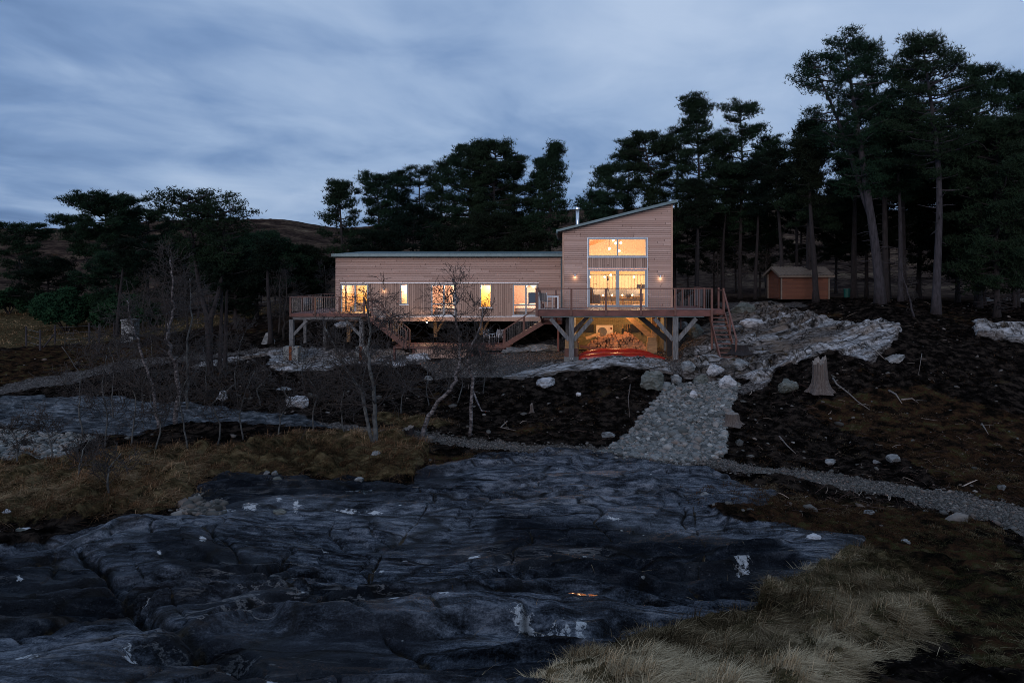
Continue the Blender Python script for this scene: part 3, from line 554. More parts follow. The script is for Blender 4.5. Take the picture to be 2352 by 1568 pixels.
# ---------------------------------------------------------------- the ground, one fine sheet split by what it is made of
def build_ground():
    uu = np.concatenate([np.linspace(-2200, -560, 24)[:-1], np.arange(-560, 2760, 3.6), np.linspace(2760, 4600, 24)[1:]])
    dd = np.exp(np.concatenate([np.linspace(math.log(1.3), math.log(4.2), 14)[:-1], np.linspace(math.log(4.2), math.log(22), 420)[:-1],
        np.linspace(math.log(22), math.log(60), 240)[:-1], np.linspace(math.log(60), math.log(1400), 150)]))
    P_, D_ = np.meshgrid(uu, dd, indexing='ij'); X = (P_-PX0)/F*D_; Y = D_
    Z, z = terrain(X.ravel(), Y.ravel(), True); X = X.ravel(); Y = Y.ravel()
    Z[Y > 900] -= 0
    nu, nd = len(uu), len(dd)
    idx = np.arange(nu*nd).reshape(nu, nd)
    Fc = np.stack([idx[:-1, :-1], idx[1:, :-1], idx[1:, 1:], idx[:-1, 1:]], -1).reshape(-1, 4)
    wh = np.zeros_like(X); tn = np.zeros_like(X)
    WH = [(575,1178,26,18),(682,1176,14,14),(641,1166,12,7),(800,1178,40,6),(860,1178,30,5),(465,1265,14,7),(745,1260,20,9),(365,1290,9,5),(128,1268,16,7),(45,1338,14,6),
          (860,1291,10,16),(875,1300,10,6),(1200,1432,40,10),(1270,1445,60,16),(1335,1440,25,18),(1705,1300,28,12),(1300,1470,20,8),(930,1262,8,3),(300,1500,30,10),(240,1462,40,10),
          (340,1382,24,6),(1020,1415,30,10),(900,1418,30,14),(620,1560,24,8),(880,1548,30,9),(470,1440,50,8),(760,1420,30,10),(1410,1190,24,4),(1870,1248,20,7),(1090,1258,26,6),(1990,1165,20,5),
          (150,1455,90,9),(360,1440,60,12),(60,1500,60,10),(980,1340,30,6),(520,1190,30,4),(1270,1560,30,6),(560,1360,25,6),(1150,1305,18,6),(1460,1250,20,8),(690,1365,40,7)]
    zpx, zpy = z['px'], z['py']
    for cx, cy, rx, ry in WH:
        wh = np.maximum(wh, np.exp(-(((zpx-cx)/rx)**2+((zpy-cy)/ry)**2)*1.2))
    tn = np.exp(-(((zpx-120)/330)**2+((zpy-1490)/60)**2))+.7*np.exp(-(((zpx-1260)/150)**2+((zpy-1490)/50)**2))
    far = np.clip((Y-50)/12, 0, 1)
    V = np.stack([X, Y, Z], -1)
    cls = np.zeros(len(X), int)                   # 0 soil 1 bedrock 2 gravel 3 pebble bed 4 grass 5 hills
    cls[z['grass'] > .5] = 4; cls[z['grav'] > .5] = 2; cls[z['cobb'] > .5] = 3; cls[z['rock'] > .5] = 1; cls[Y > 60] = 5
    fcls = cls[Fc[:, 0]]
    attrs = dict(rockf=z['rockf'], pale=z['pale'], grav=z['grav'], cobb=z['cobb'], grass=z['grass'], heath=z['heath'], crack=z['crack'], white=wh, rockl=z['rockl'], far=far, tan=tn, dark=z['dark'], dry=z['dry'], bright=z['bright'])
    for c, nm in enumerate(('soil', 'bedrock', 'gravel_path', 'pebble_ground', 'grass_ground', 'hills')):
        f = Fc[fcls == c]; used, inv = np.unique(f, return_inverse=True)
        o = npmesh(nm, V[used], inv.reshape(-1, 4), M['ground'], smooth=True)
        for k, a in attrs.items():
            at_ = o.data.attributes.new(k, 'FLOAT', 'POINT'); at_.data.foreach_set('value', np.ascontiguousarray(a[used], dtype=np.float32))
        tag(o, kind='structure')
build_ground()
# pools lying in the hollows of the slab
def pool(name, px, py, rx, ry, dz, label):
    c = at(px, py); mb = MB(); n_ = 40; rs = random.Random(int(px))
    pts = [(c.x+math.cos(i/n_*6.283)*rx*(1+.12*math.sin(i*.9)+.05*rs.random()), c.y+math.sin(i/n_*6.283)*ry*(1+.15*math.sin(i*.7+1)), c.z+dz) for i in range(n_)]
    mb.add(pts, [tuple(range(n_))]); o = mb.build(name, M['water']); tag(o, kind='structure'); return o
pool('pool_water', 430, 1500, .34, .15, .07, ''); pool('pool_water', 1420, 1372, .50, .16, .05, ''); pool('pool_water', 850, 1150, 2.2, .55, .03, '')
def glint_film():
    # added water film over the slab, tilted to mirror the lit windows at the camera
    c = at(1405, 1368); c = max((Vector((c.x+dx*.08, c.y+dy*.06, H(c.x+dx*.08, c.y+dy*.06))) for dx in range(-4, 5) for dy in range(-6, 7)), key=lambda q: q.z); tc = (Vector((0, 0, ZC))-c).normalized(); tw = (Vector((2.9, 37, 3.9))-c).normalized(); nrm = (tc+tw).normalized()
    ax = Vector((1, 0, 0)); ax = (ax-nrm*ax.dot(nrm)).normalized(); ay = nrm.cross(ax); mb = MB(); c = c+nrm*.02
    mb.add([c+ax*math.cos(i/24*6.283)*.21*(1+.2*math.sin(i*2.1))+ay*math.sin(i/24*6.283)*.045*(1+.3*math.sin(i*1.7)) for i in range(24)], [tuple(range(24))])
    tag(mb.build('glint_water', M['water']), kind='structure')
glint_film()
# ---------------------------------------------------------------- scattered small stuff
rng = np.random.default_rng(7)
def setrnd(o, vals):
    a = o.data.attributes.new('rnd', 'FLOAT', 'POINT'); a.data.foreach_set('value', np.ascontiguousarray(vals, dtype=np.float32))
def scatter(key, n, d0, d1, x0=-400, x1=2700, thr=.5, extra=None):
    px = rng.uniform(x0, x1, n*8); lo, hi = math.log(d0), math.log(d1); d = np.exp(rng.uniform(lo, hi, n*8))
    X = (px-PX0)/F*d; Z, z = terrain(X, d, True); k = z[key] > thr if isinstance(key, str) else key(z, X, d)
    i = np.nonzero(k)[0][:n]; return X[i], d[i], Z[i]
ICO = None
def ico():
    global ICO
    if ICO is None:
        import bmesh
        b = bmesh.new(); bmesh.ops.create_icosphere(b, subdivisions=1, radius=1); b.verts.ensure_lookup_table()
        ICO = (np.array([v.co[:] for v in b.verts]), np.array([[v.index for v in f.verts] for f in b.faces])); b.free()
    return ICO
def stones_mesh(name, X, Y, Z, r, matl, flat=.6, sink=.25):
    V0, F0 = ico(); n = len(X); nv = len(V0)
    sc = np.stack([r*rng.uniform(.8, 1.35, n), r*rng.uniform(.7, 1.1, n), r*rng.uniform(flat*.7, flat*1.2, n)], -1)
    ang = rng.uniform(0, 6.283, n); V = V0[None]*(1+.13*rng.standard_normal((n, nv, 1)))*sc[:, None]
    tl = rng.normal(0, .25, (n, 1)); V = np.stack([V[..., 0], V[..., 1], V[..., 2]+V[..., 0]*tl], -1)
    c, s_ = np.cos(ang)[:, None], np.sin(ang)[:, None]
    V = np.stack([V[..., 0]*c-V[..., 1]*s_+X[:, None], V[..., 0]*s_+V[..., 1]*c+Y[:, None], V[..., 2]+(Z+r*sink)[:, None]], -1)
    Fc = (F0[None]+(np.arange(n)*nv)[:, None, None]).reshape(-1, 3)
    o = npmesh(name, V.reshape(-1, 3), Fc, matl, smooth=True); setrnd(o, np.repeat(rng.random(n), nv)); return o
X, Y, Z = scatter(lambda z, X, d: (z['cobb']+rng.normal(0, .16, len(X)) > .48) & (z['cobb'] > .1), 13000, 19, 33, 1330, 1720)
o = stones_mesh('cobbles', X, Y, Z, rng.lognormal(-2.75, .38, len(X)), M['cobble']); tag(o, 'grey rounded cobbles filling the chute beside the black bank', 'cobbles', kind='stuff')
X, Y, Z = scatter('cobb', 5000, 18, 30, -450, 260)
o = stones_mesh('cobbles', X, Y, Z, rng.lognormal(-2.55, .3, len(X)), M['cobble']); tag(o, 'grey cobbles below the long rock slab at far left', 'cobbles', kind='stuff')
X, Y, Z = scatter(lambda z, X, d: (z['grav']+rng.normal(0, .2, len(X)) > .42) & (z['grav'] > .12), 22000, 9, 24, 900, 2700)
o = stones_mesh('gravel', X, Y, Z, rng.lognormal(-4.15, .5, len(X)), M['pebble'], .7, .2); tag(o, 'loose gravel on the winding path', 'gravel', kind='stuff')
X, Y, Z = scatter(lambda z, X, d: (z['rock'] < .3) & (z['grav'] < .3) & (z['cobb'] < .3) & (z['grass'] < .3), 800, 13, 50)
o = stones_mesh('rubble', X, Y, Z, rng.lognormal(-3.3, .65, len(X)), M['pebble'], .6, .1); tag(o, 'small pale stones strewn over black peat', 'stones', kind='stuff')
X, Y, Z = scatter('grav', 2500, 24, 46, 950, 1700)
o = stones_mesh('gravel', X, Y, Z, rng.lognormal(-3.4, .4, len(X)), M['pebble'], .7, .2); tag(o, 'loose gravel on the yard below the house', 'gravel', kind='stuff')
def blades(name, X, Y, Z, L, wd, dirx, diry, lean, matl, segs=3):
    n = len(X); t = np.linspace(0, 1, segs+1)
    a = rng.normal(0, .55, n); dx = dirx*np.cos(a)-diry*np.sin(a); dy = dirx*np.sin(a)+diry*np.cos(a)
    nn = np.hypot(dx, dy)+1e-6; dx /= nn; dy /= nn
    up = np.clip(1-lean, .1, 1)*rng.uniform(.6, 1.3, n)
    hx = (t[None]**1.35)*(L*lean)[:, None]; hz = (t[None]-.42*t[None]**2.3*(1+lean[:, None]))*(L*up)[:, None]
    cx = X[:, None]+dx[:, None]*hx; cy = Y[:, None]+dy[:, None]*hx; cz = Z[:, None]-.02+np.maximum(hz, -.02)
    ax = rng.uniform(0, 3.14, n); w_ = wd*(1-t[None]**2*.9)[...]*np.ones((n, 1))/2
    ox = np.cos(ax)[:, None]*w_; oy = np.sin(ax)[:, None]*w_
    V = np.stack([np.stack([cx-ox, cy-oy, cz], -1), np.stack([cx+ox, cy+oy, cz], -1)], 2).reshape(n, -1, 3)
    q = np.array([[2*i, 2*i+1, 2*i+3, 2*i+2] for i in range(segs)])
    Fc = (q[None]+(np.arange(n)*2*(segs+1))[:, None, None]).reshape(-1, 4)
    o = npmesh(name, V.reshape(-1, 3), Fc, matl); return o, n, 2*(segs+1)
def grass(name, key, n, d0, d1, x0, x1, L, wd, matl, label, cl=.22, comb=1.0, thr=.5, shade=0.0, edge=.25):
    """tussock grass: blades rooted in clumps, each clump thrown its own way, with bare gaps between"""
    X, Y, Z = scatter(key, n, d0, d1, x0, x1, thr)
    n = len(X); gx = np.floor(X/cl); gy = np.floor(Y/cl)
    cx = (gx+.5+.42*vn(gx*7.13+.5, gy*3.31+.5, 4))*cl; cy = (gy+.5+.42*vn(gx*2.17+.5, gy*9.37+.5, 8))*cl
    th = .5+.5*vn(gx*5.7+.3, gy*4.9+.7, 12); hue = vn(gx*3.9+.1, gy*6.1+.2, 16)
    X = cx+rng.normal(0, .27, n)*cl; Y = cy+rng.normal(0, .27, n)*cl; Z = terrain(X, Y)
    ox = (X-cx)/cl; oy = (Y-cy)/cl; rr = np.hypot(ox, oy)
    fa = fbm(X*.35, Y*.35, 2, 61)*3+.2+vn(gx*1.7+.5, gy*2.3+.5, 19)*1.1
    dx = ox*2.0+np.cos(fa)*comb; dy = oy*2.0+np.sin(fa)*comb-.35*comb
    Ls = L*rng.uniform(.45, 1.25, n)*(.45+.8*th); lean = np.clip(.45+.6*rr+.35*comb*(.4+th*.5)+rng.normal(0, .18, n), .15, 1.1)
    lean = np.where(rng.random(n) < .07, .2, lean)
    Zc = Z+np.clip(.42-rr, 0, .42)*cl*.9*th
    o, n, k = blades(name, X, Y, Zc, Ls, wd, dx, dy, lean, matl)
    pat = .5+1.0*fbm(X*.6, Y*.7, 3, 71)+.22*hue-shade
    setrnd(o, np.repeat(np.clip(pat*.8+rng.normal(.08, .22, n), 0, 1), k)); tag(o, label, 'grass', kind='stuff')
GR_ = lambda z, X, d: (z['grass']+rng.normal(0, .12, len(X)) > .5)
grass('dry_grass', lambda z, X, d: (z['grass']+rng.normal(0, .16, len(X)) > .5), 150000, 4.3, 12.5, 1000, 2600, .27, .0045, M['straw'], 'pale combed grass tussocks at lower right beside the dark slab', .24, 1.9)
grass('short_grass', lambda z, X, d: (z['heath']+z['grass']*.6+rng.normal(0, .2, len(X)) > .45) & (z['rock'] < .5), 60000, 4.3, 13.5, 1700, 2700, .16, .0045, M['moss'], 'low dark green and brown turf right of the pale grass', .3, .6, shade=.12)
grass('sedge_grass', lambda z, X, d: GR_(z, X, d) & (d > 13) & (d < 26), 80000, 13, 26, -450, 1100, .46, .010, M['sedge'], 'brown grass mound on the left behind the dark gully', .55, .7, shade=-.06)
grass('hill_grass', lambda z, X, d: (z['grass'] > .5) & (d > 32), 26000, 34, 80, -450, 760, .5, .03, M['sedge'], 'tawny rough grass on the fenced slope at left', .9, .3, shade=-.3)
grass('peat_heather', lambda z, X, d: (z['rock'] < .25) & (z['grav'] < .3) & (z['cobb'] < .3) & (z['grass'] < .3) & (fbm(X*.5, d*.5, 3, 404)+rng.normal(0, .12, len(X)) > -.02), 60000, 15, 36, -300, 2600, .15, .012, M['heather'], 'dark heathery stubble over the black peat banks', .5, .4, shade=.15)
grass('heather', 'heath', 45000, 12, 34, 900, 2700, .17, .009, M['heather'], 'dark heather and moss between path and rocks', .5, .3)
X, Y, Z = scatter(lambda z, X, d: (z['px']+rng.normal(0, 8, len(X)) > 415) & (z['px']+rng.normal(0, 8, len(X)) < 505) & (z['py'] > 1172) & (z['py'] < 1214), 420, 10, 16, 350, 560)
o = stones_mesh('pebbles', X, Y, Z, rng.lognormal(-2.9, .35, len(X)), M['pebble'], .7, .3); tag(o, 'spill of rounded brown pebbles at the mouth of the dark gully', 'pebbles', kind='stuff')
# woody debris on the cleared banks
def debris():
    X, Y, Z = scatter(lambda z, X, d: (z['rock'] < .3) & (z['grav'] < .35) & (z['cobb'] < .35) & (z['grass'] < .35) & (fbm(X*.35, d*.35, 3, 303)+rng.normal(0, .15, len(X)) > .02), 4200, 13, 46, -300, 2600)
    mb = MB(); rs = random.Random(4); vals = []
    for x, y, z_ in zip(X, Y, Z):
        L = rs.uniform(.06, .30)*(2.4 if rs.random() < .05 else 1); a = rs.uniform(0, 6.283); e = rs.uniform(-.15, .45); r_ = L*rs.uniform(.012, .035)
        p = Vector((x, y, z_+.01)); d_ = Vector((math.cos(a)*math.cos(e), math.sin(a)*math.cos(e), math.sin(e)))
        mid = p+d_*L*.5+Vector((rs.uniform(-1, 1), rs.uniform(-1, 1), rs.uniform(0, 1)))*L*.12
        b = len(mb.v); mb.tube([p, mid, p+d_*L], [r_, r_*.9, r_*.5], 3, False); c_ = rs.random()**2.2; vals += [c_]*(len(mb.v)-b)
    o = mb.build('woody_debris', M['debris']); setrnd(o, vals); tag(o, 'broken twigs and root ends strewn over the black cleared banks', 'twigs', kind='stuff')
debris()
# ================================================================ the house
house = empty('timber_house', (0, 37, 2.64), 'cedar clad house with a tall gable, long flat roofed wing and lit windows', 'house')
YF, YW = 37.0, 44.0
def quads_wall(mb, x0, x1, z0, z1, y, th, ops):      # wall in the xz plane with openings
    X = sorted({x0, x1, *[a for o in ops for a in o[:2]]}); Zs = sorted({z0, z1, *[a for o in ops for a in o[2:]]})
    for i in range(len(X)-1):
        for j in range(len(Zs)-1):
            a, b, c, d = X[i], X[i+1], Zs[j], Zs[j+1]; mx, mz = (a+b)/2, (c+d)/2
            if any(o[0] < mx < o[1] and o[2] < mz < o[3] for o in ops): continue
            mb.add([(a,y,c),(b,y,c),(b,y,d),(a,y,d)], [(0,1,2,3)]); mb.add([(a,y+th,c),(b,y+th,c),(b,y+th,d),(a,y+th,d)], [(3,2,1,0)])
    for o in ops+[(x1, x0, z1, z0)]:
        a, b, c, d = o
        mb.add([(a,y,c),(a,y+th,c),(a,y+th,d),(a,y,d)], [(0,1,2,3)]); mb.add([(b,y,c),(b,y+th,c),(b,y+th,d),(b,y,d)], [(3,2,1,0)])
        mb.add([(a,y,c),(b,y,c),(b,y+th,c),(a,y+th,c)], [(0,1,2,3)]); mb.add([(a,y,d),(b,y,d),(b,y+th,d),(a,y+th,d)], [(3,2,1,0)])
# gable block
GX0, GX1 = wx(1292.2, YF), wx(1544.5, YF)
uw = (wx(1350, YF), wx(1486.4, YF), wz(590.4, YF), wz(546.6, YF)); sd_ = (wx(1350, YF), wx(1486.4, YF), wz(705.2, YF), wz(617.5, YF))
zb = wz(706, YF); zr0, zr1 = 6.50, wz(468.2, YF)+.05; zl = wz(532, YF)+.05
mb = MB(); quads_wall(mb, GX0, GX1, zb, zr0, YF, .25, [(uw[0], uw[1], sd_[2], uw[3])])
mb.prism([(GX0, zr0), (GX1, zr0), (GX1, zr1), (GX0, zl)], YF, YF+.25)
mb.build('gable_wall', M['cedar'], house)
mb = MB(); mb.box(uw[0], uw[1], YF+.02, YF+.24, sd_[3]+.02, uw[2]-.02); mb.build('spandrel_panel', M['cedar_v'], house)
mb = MB(); mb.prism([(GX1-.25, zb), (GX1, zb), (GX1, zr1), (GX1-.25, zr1-.06)], YF+.252, 46); mb.build('side_wall', M['cedar'], house); mb = MB(); mb.prism([(GX0, zb), (GX0+.25, zb), (GX0+.25, zl+.06), (GX0, zl)], YF+.252, 46)
mb.build('side_wall', M['cedar'], house)
mb = MB(); mb.prism([(GX0+.252, zb), (GX1-.252, zb), (GX1-.252, zr1-.03), (GX0+.252, zl+.03)], 45.7, 45.98); mb.build('rear_wall', M['cedar'], house)
for x in (GX0-.012, GX1-.07): mb = MB(); mb.box(x, x+.082, YF-.03, YF-.003, zb, (zl if x < 1 else zr1-.02)); mb.build('corner_trim', M['trim'], house)
# gable roof
yr = 36.6; a = (wx(1277.7, yr), wz(532.8, yr)); b = (wx(1555.3, yr), wz(464.3, yr))
mb = MB(); mb.prism([a, b, (b[0], b[1]+.15), (a[0], a[1]+.12)], yr, 46.4); rf = mb.build('gable_roof', M['zinc'], house)
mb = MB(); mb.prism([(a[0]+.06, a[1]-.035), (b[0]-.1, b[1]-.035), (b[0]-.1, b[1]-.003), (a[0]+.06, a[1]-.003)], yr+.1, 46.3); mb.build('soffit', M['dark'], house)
mb = MB(); cx_ = wx(1326.5, 41); mb.tube([(cx_, 41, 6.6), (cx_, 41, wz(482, 41))], .105, 14); fl = mb.build('flue', M['steel'], house, True)
mb = MB(); mb.tube([(cx_, 41, wz(481, 41)), (cx_, 41, wz(477.5, 41))], [.17, .17], 14); mb.tube([(cx_, 41, wz(477.4, 41)), (cx_, 41, wz(475.5, 41))], [.1, .02], 14); mb.build('flue_cap', M['steel'], fl)
mb = MB(); mb.tube([(a[0]+.03, yr-.02, a[1]-.02), (a[0]+.03, 43.2, a[1]-.04)], .055, 8); mb.build('gutter', M['zinc'], house, True)
# windows
def window(x0, x1, z0, z1, y, mull=(), trans=(), name='window', fw=.085, sill=True, parent=None):
    fr = MB(); yo = y-.02
    for q in ((x0, x1, z0, z0+fw), (x0, x1, z1-fw, z1)): fr.box(q[0], q[1], yo, yo+.1, q[2], q[3])
    for q in ((x0, x0+fw), (x1-fw, x1)): fr.box(q[0], q[1], yo, yo+.1, z0+fw, z1-fw)
    for m_, mw in mull: fr.box(m_-mw/2, m_+mw/2, yo+.003, yo+.1, z0+fw, z1-fw)
    for t_ in trans:
        xs_ = [x0+fw]+[v_ for m_, mw in mull for v_ in (m_-mw/2, m_+mw/2)]+[x1-fw]
        for i in range(0, len(xs_), 2): fr.box(xs_[i], xs_[i+1], yo+.003, yo+.1, t_-.04, t_+.04)
    wn = fr.build(name, M['frame'], parent or house)
    xs_ = [x0+fw]+[v_ for m_, mw in mull for v_ in (m_-mw/2, m_+mw/2)]+[x1-fw]; zs_ = [z0+fw]+[v_ for t_ in trans for v_ in (t_-.04, t_+.04)]+[z1-fw]
    for i in range(0, len(xs_), 2):
        for j in range(0, len(zs_), 2):
            g_ = MB(); g_.add([(xs_[i],yo+.06,zs_[j]),(xs_[i+1],yo+.06,zs_[j]),(xs_[i+1],yo+.06,zs_[j+1]),(xs_[i],yo+.06,zs_[j+1])], [(0,1,2,3)]); g_.build('pane', M['glass'], wn)
    if sill: s_ = MB(); s_.box(x0-.06, x1+.06, yo-.05, yo-.002, z0-.035, z0+.005); s_.build('sill', M['sill'], wn)
    return wn
window(*uw, YF, [(wx(1418.5, YF), .07)], name='upper_window', sill=True)
window(*sd_, YF, [(wx(1418.5, YF), .17)], name='sliding_door', fw=.12, sill=False)
mb = MB(); mb.box(uw[0]-.03, uw[1]+.03, YF-.05, YF-.004, uw[3]+.002, uw[3]+.035); mb.box(uw[0]-.03, uw[1]+.03, YF-.06, YF-.004, sd_[3]+.01, sd_[3]+.045)
mb.box(uw[0]-.035, uw[0]-.002, YF-.05, YF-.004, sd_[2], uw[3]); mb.box(uw[1]+.002, uw[1]+.035, YF-.05, YF-.004, sd_[2], uw[3]); mb.build('window_flashing', M['sill'], house)
# wing
WX0, WX1 = wx(770.6, YW), -.10
zw0, zw1 = wz(727.2, YW), wz(588, YW)
W5 = []
for x0, x1, y0, y1, mu, tr in ((782.9,845.9,652.5,720.2,815.8,None),(919.5,936.7,652.5,699.3,None,None),(990.3,1046.4,652.5,724.6,1019.2,698),(1102.8,1128.6,652.8,707,None,None),(1178,1234.6,652.5,724.6,1208,700)):
    W5.append((wx(x0, YW), wx(x1, YW), wz(y1, YW), wz(y0, YW), wx(mu, YW) if mu else None, wz(tr, YW) if tr else None))
zsp = wz(650.8, YW)
mb = MB(); quads_wall(mb, WX0, WX1, zsp, zw1, YW, .22, []); mb.box(WX0, wx(782, YW), YW, YW+.22, zw0, zsp-.001); mb.box(wx(1237.6, YW), WX1, YW, YW+.22, zw0, zsp-.001); mb.build('wing_wall', M['cedar'], house)
mb = MB(); quads_wall(mb, wx(782, YW)+.001, wx(1237.6, YW)-.001, zw0, zsp-.002, YW+.03, .2, [q[:4] for q in W5]); mb.build('wing_panelling', M['cedar_v'], house)
mb = MB(); mb.box(WX0, WX0+.2, YW+.222, 50, zw0, zw1+.02); mb.box(WX0, WX1, 50.002, 50.2, zw0, zw1+.1); mb.build('wing_end_wall', M['cedar'], house)
mb = MB(); mb.box(wx(782, YW), wx(1237.5, YW), YW-.05, YW+.02, zsp+.001, zsp+.04); mb.box(wx(842, YW), wx(1235, YW), YW-.06, YW-.004, zw0-.01, zw0+.035); mb.build('drip_strip', M['sill'], house)
mb = MB(); mb.box(wx(773, YW), WX1, YW-.03, YW+.3, wz(737.5, YW), zw0-.012); mb.box(WX0, WX1, YW+.302, 50, wz(737.5, YW)+.06, zw0-.02); mb.build('wing_floor_beam', M['trim'], house)
mb = MB(); mb.prism([(wx(760.8, 43.6), wz(589.3, 43.6)), (-.08, wz(589.3, 43.6)), (-.08, wz(582.7, 43.6)), (wx(760.8, 43.6), wz(582.7, 43.6))], 43.6, 43.9)
x0, x1, z0 = wx(760.8, 43.6), -.08, wz(589.3, 43.6)
mb.add([(x0,43.9,z0),(x1,43.9,z0),(x1,50.6,z0+.35),(x0,50.6,z0+.35),(x0,43.9,z0+.18),(x1,43.9,z0+.18),(x1,50.6,z0+.53),(x0,50.6,z0+.53)], [(0,3,2,1),(4,5,6,7),(1,2,6,5),(2,3,7,6),(3,0,4,7)])
mb.build('wing_roof', M['zinc'], house)
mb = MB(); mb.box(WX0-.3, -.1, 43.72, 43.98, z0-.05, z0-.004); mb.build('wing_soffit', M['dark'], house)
for k, q in enumerate(W5):
    window(*q[:4], YW+.03, [(q[4], .11)] if q[4] else [], [q[5]] if q[5] else [], name='window', fw=.08 if q[4] else .07)
mb = MB(); xd = wx(1289.5, YW); mb.tube([(xd, YW-.09, zw1), (xd, YW-.09, zw0-.2)], .045, 8); mb.build('downpipe', M['zinc'], house)
# rooms behind the glass
def room(x0, x1, y0, y1, z0, z1, mw, mback=None, mf=None, name='room'):
    mb = MB()
    mb.add([(x0,y0,z0),(x0,y1,z0),(x0,y1,z1),(x0,y0,z1)], [(0,1,2,3)]); mb.add([(x1,y0,z0),(x1,y1,z0),(x1,y1,z1),(x1,y0,z1)], [(3,2,1,0)])
    mb.add([(x0,y0,z1),(x0,y1,z1),(x1,y1,z1),(x1,y0,z1)], [(0,1,2,3)])
    o = mb.build(name, mw, house)
    mb = MB(); mb.add([(x0,y1,z0),(x1,y1,z0),(x1,y1,z1),(x0,y1,z1)], [(0,1,2,3)]); mb.build('back_wall', mback or mw, o)
    mb = MB(); mb.add([(x0,y0,z0),(x1,y0,z0),(x1,y1,z0),(x0,y1,z0)], [(0,1,2,3)]); mb.build('room_floor', mf or M['floor'], o)
    return o
def lamp(name, loc, watts, col=(1, .65, .38), rad=.06, parent=None):
    l = bpy.data.lights.new(name, 'POINT'); l.energy = watts; l.color = col; l.shadow_soft_size = rad
    o = bpy.data.objects.new(name, l); COL.objects.link(o); o.location = loc
    if parent: put(o, parent)
    return o
def bulb(loc, r_=.05, parent=None, mt='bulb', name='bulb'):
    mb = MB(); c = Vector(loc); mb.tube([c+Vector((0,0,-r_)), c+Vector((0,0,-r_*.7)), c, c+Vector((0,0,r_*.7)), c+Vector((0,0,r_))], [r_*.05, r_*.7, r_, r_*.7, r_*.05], 10)
    return mb.build(name, M[mt], parent, True)
# great room: open to the sloping roof
mb = MB(); ya, yb = YF+.26, 43.5
xa, xb = GX0+.27, GX1-.27
def rz(x): return zl-.20+(zr1-zl)*(x-GX0)/(GX1-GX0)
mb.add([(xa,ya,zb),(xa,yb,zb),(xa,yb,rz(xa)),(xa,ya,rz(xa))], [(0,1,2,3)]); gr = mb.build('great_room', M['plaster'], house); mb = MB(); mb.add([(xb,ya,zb),(xb,yb,zb),(xb,yb,rz(xb)),(xb,ya,rz(xb))], [(3,2,1,0)])
mb.build('inner_wall', M['plaster'], gr)
mb = MB(); mb.add([(xa,ya,rz(xa)),(xa,yb,rz(xa)),(xb,yb,rz(xb)),(xb,ya,rz(xb))], [(0,1,2,3)]); mb.build('ceiling', M['ceil'], gr)
mb = MB(); mb.add([(xa,yb,5.0),(xb,yb,5.0),(xb,yb,rz(xb)),(xa,yb,rz(xa))], [(0,1,2,3)]); mb.build('upper_wall', M['plaster'], gr)
mb = MB(); mb.add([(xa,yb,zb),(xb,yb,zb),(xb,yb,4.75),(xa,yb,4.75)], [(0,1,2,3)]); mb.build('back_wall', M['panelw'], gr)
mb = MB(); mb.box(xa, xb, yb-.3, yb+.02, 4.40, 5.0); mb.build('tie_beam', M['glulam'], gr)
mb = MB(); mb.add([(xa,ya,zb+.02),(xb,ya,zb+.02),(xb,yb,zb+.02),(xa,yb,zb+.02)], [(0,1,2,3)]); mb.build('room_floor', M['floor'], gr)
mb = MB()
mb.bar((.5, 41, rz(.5)-.35), (3.4, 41, rz(3.4)-.2), .2, .3); mb.bar((3.1, 41, rz(3.1)-.2), (5.5, 41, rz(5.5)-.3), .2, .3)
mb.bar((3.9, 39.6, rz(4)+.3), (5.5, 39.6, 5.7), .16, .24); mb.bar((.6, 41.01, 5.9), (3.4, 41.01, 6.85), .18, .22); mb.build('rafter', M['glulam'], gr)
mb = MB(); mb.bar((1.0, 41.8, 4.36), (5.2, 41.8, 4.36), .03, .03); mb.build('lamp_track', M['black'], gr)
for x in (1.6, 2.5, 3.3, 4.3): bulb((x, 41.8, 4.24), .05, gr)
pd = [(1408.2, 551.8), (1414.5, 558.6), (1426, 558), (1399.6, 571), (1422.3, 576.3)]
for i, (px, py) in enumerate(pd):
    d = 39.2+.25*i; q = PW(px, py, d); t_ = MB(); t_.tube([(q.x, d, rz(q.x)+.05), (q.x, d, q.z+.08)], .008, 4); c_ = t_.build('pendant', M['black'], gr); bulb(q, .065, c_)
lamp('pendant_light', (2.9, 39.6, 5.45), 165, parent=gr); lamp('room_light', (2.0, 41.2, 4.0), 190, parent=gr); lamp('room_light', (4.6, 41.4, 4.0), 190, parent=gr)
q = PW(1403, 632, 40); bulb(q, .06, gr)
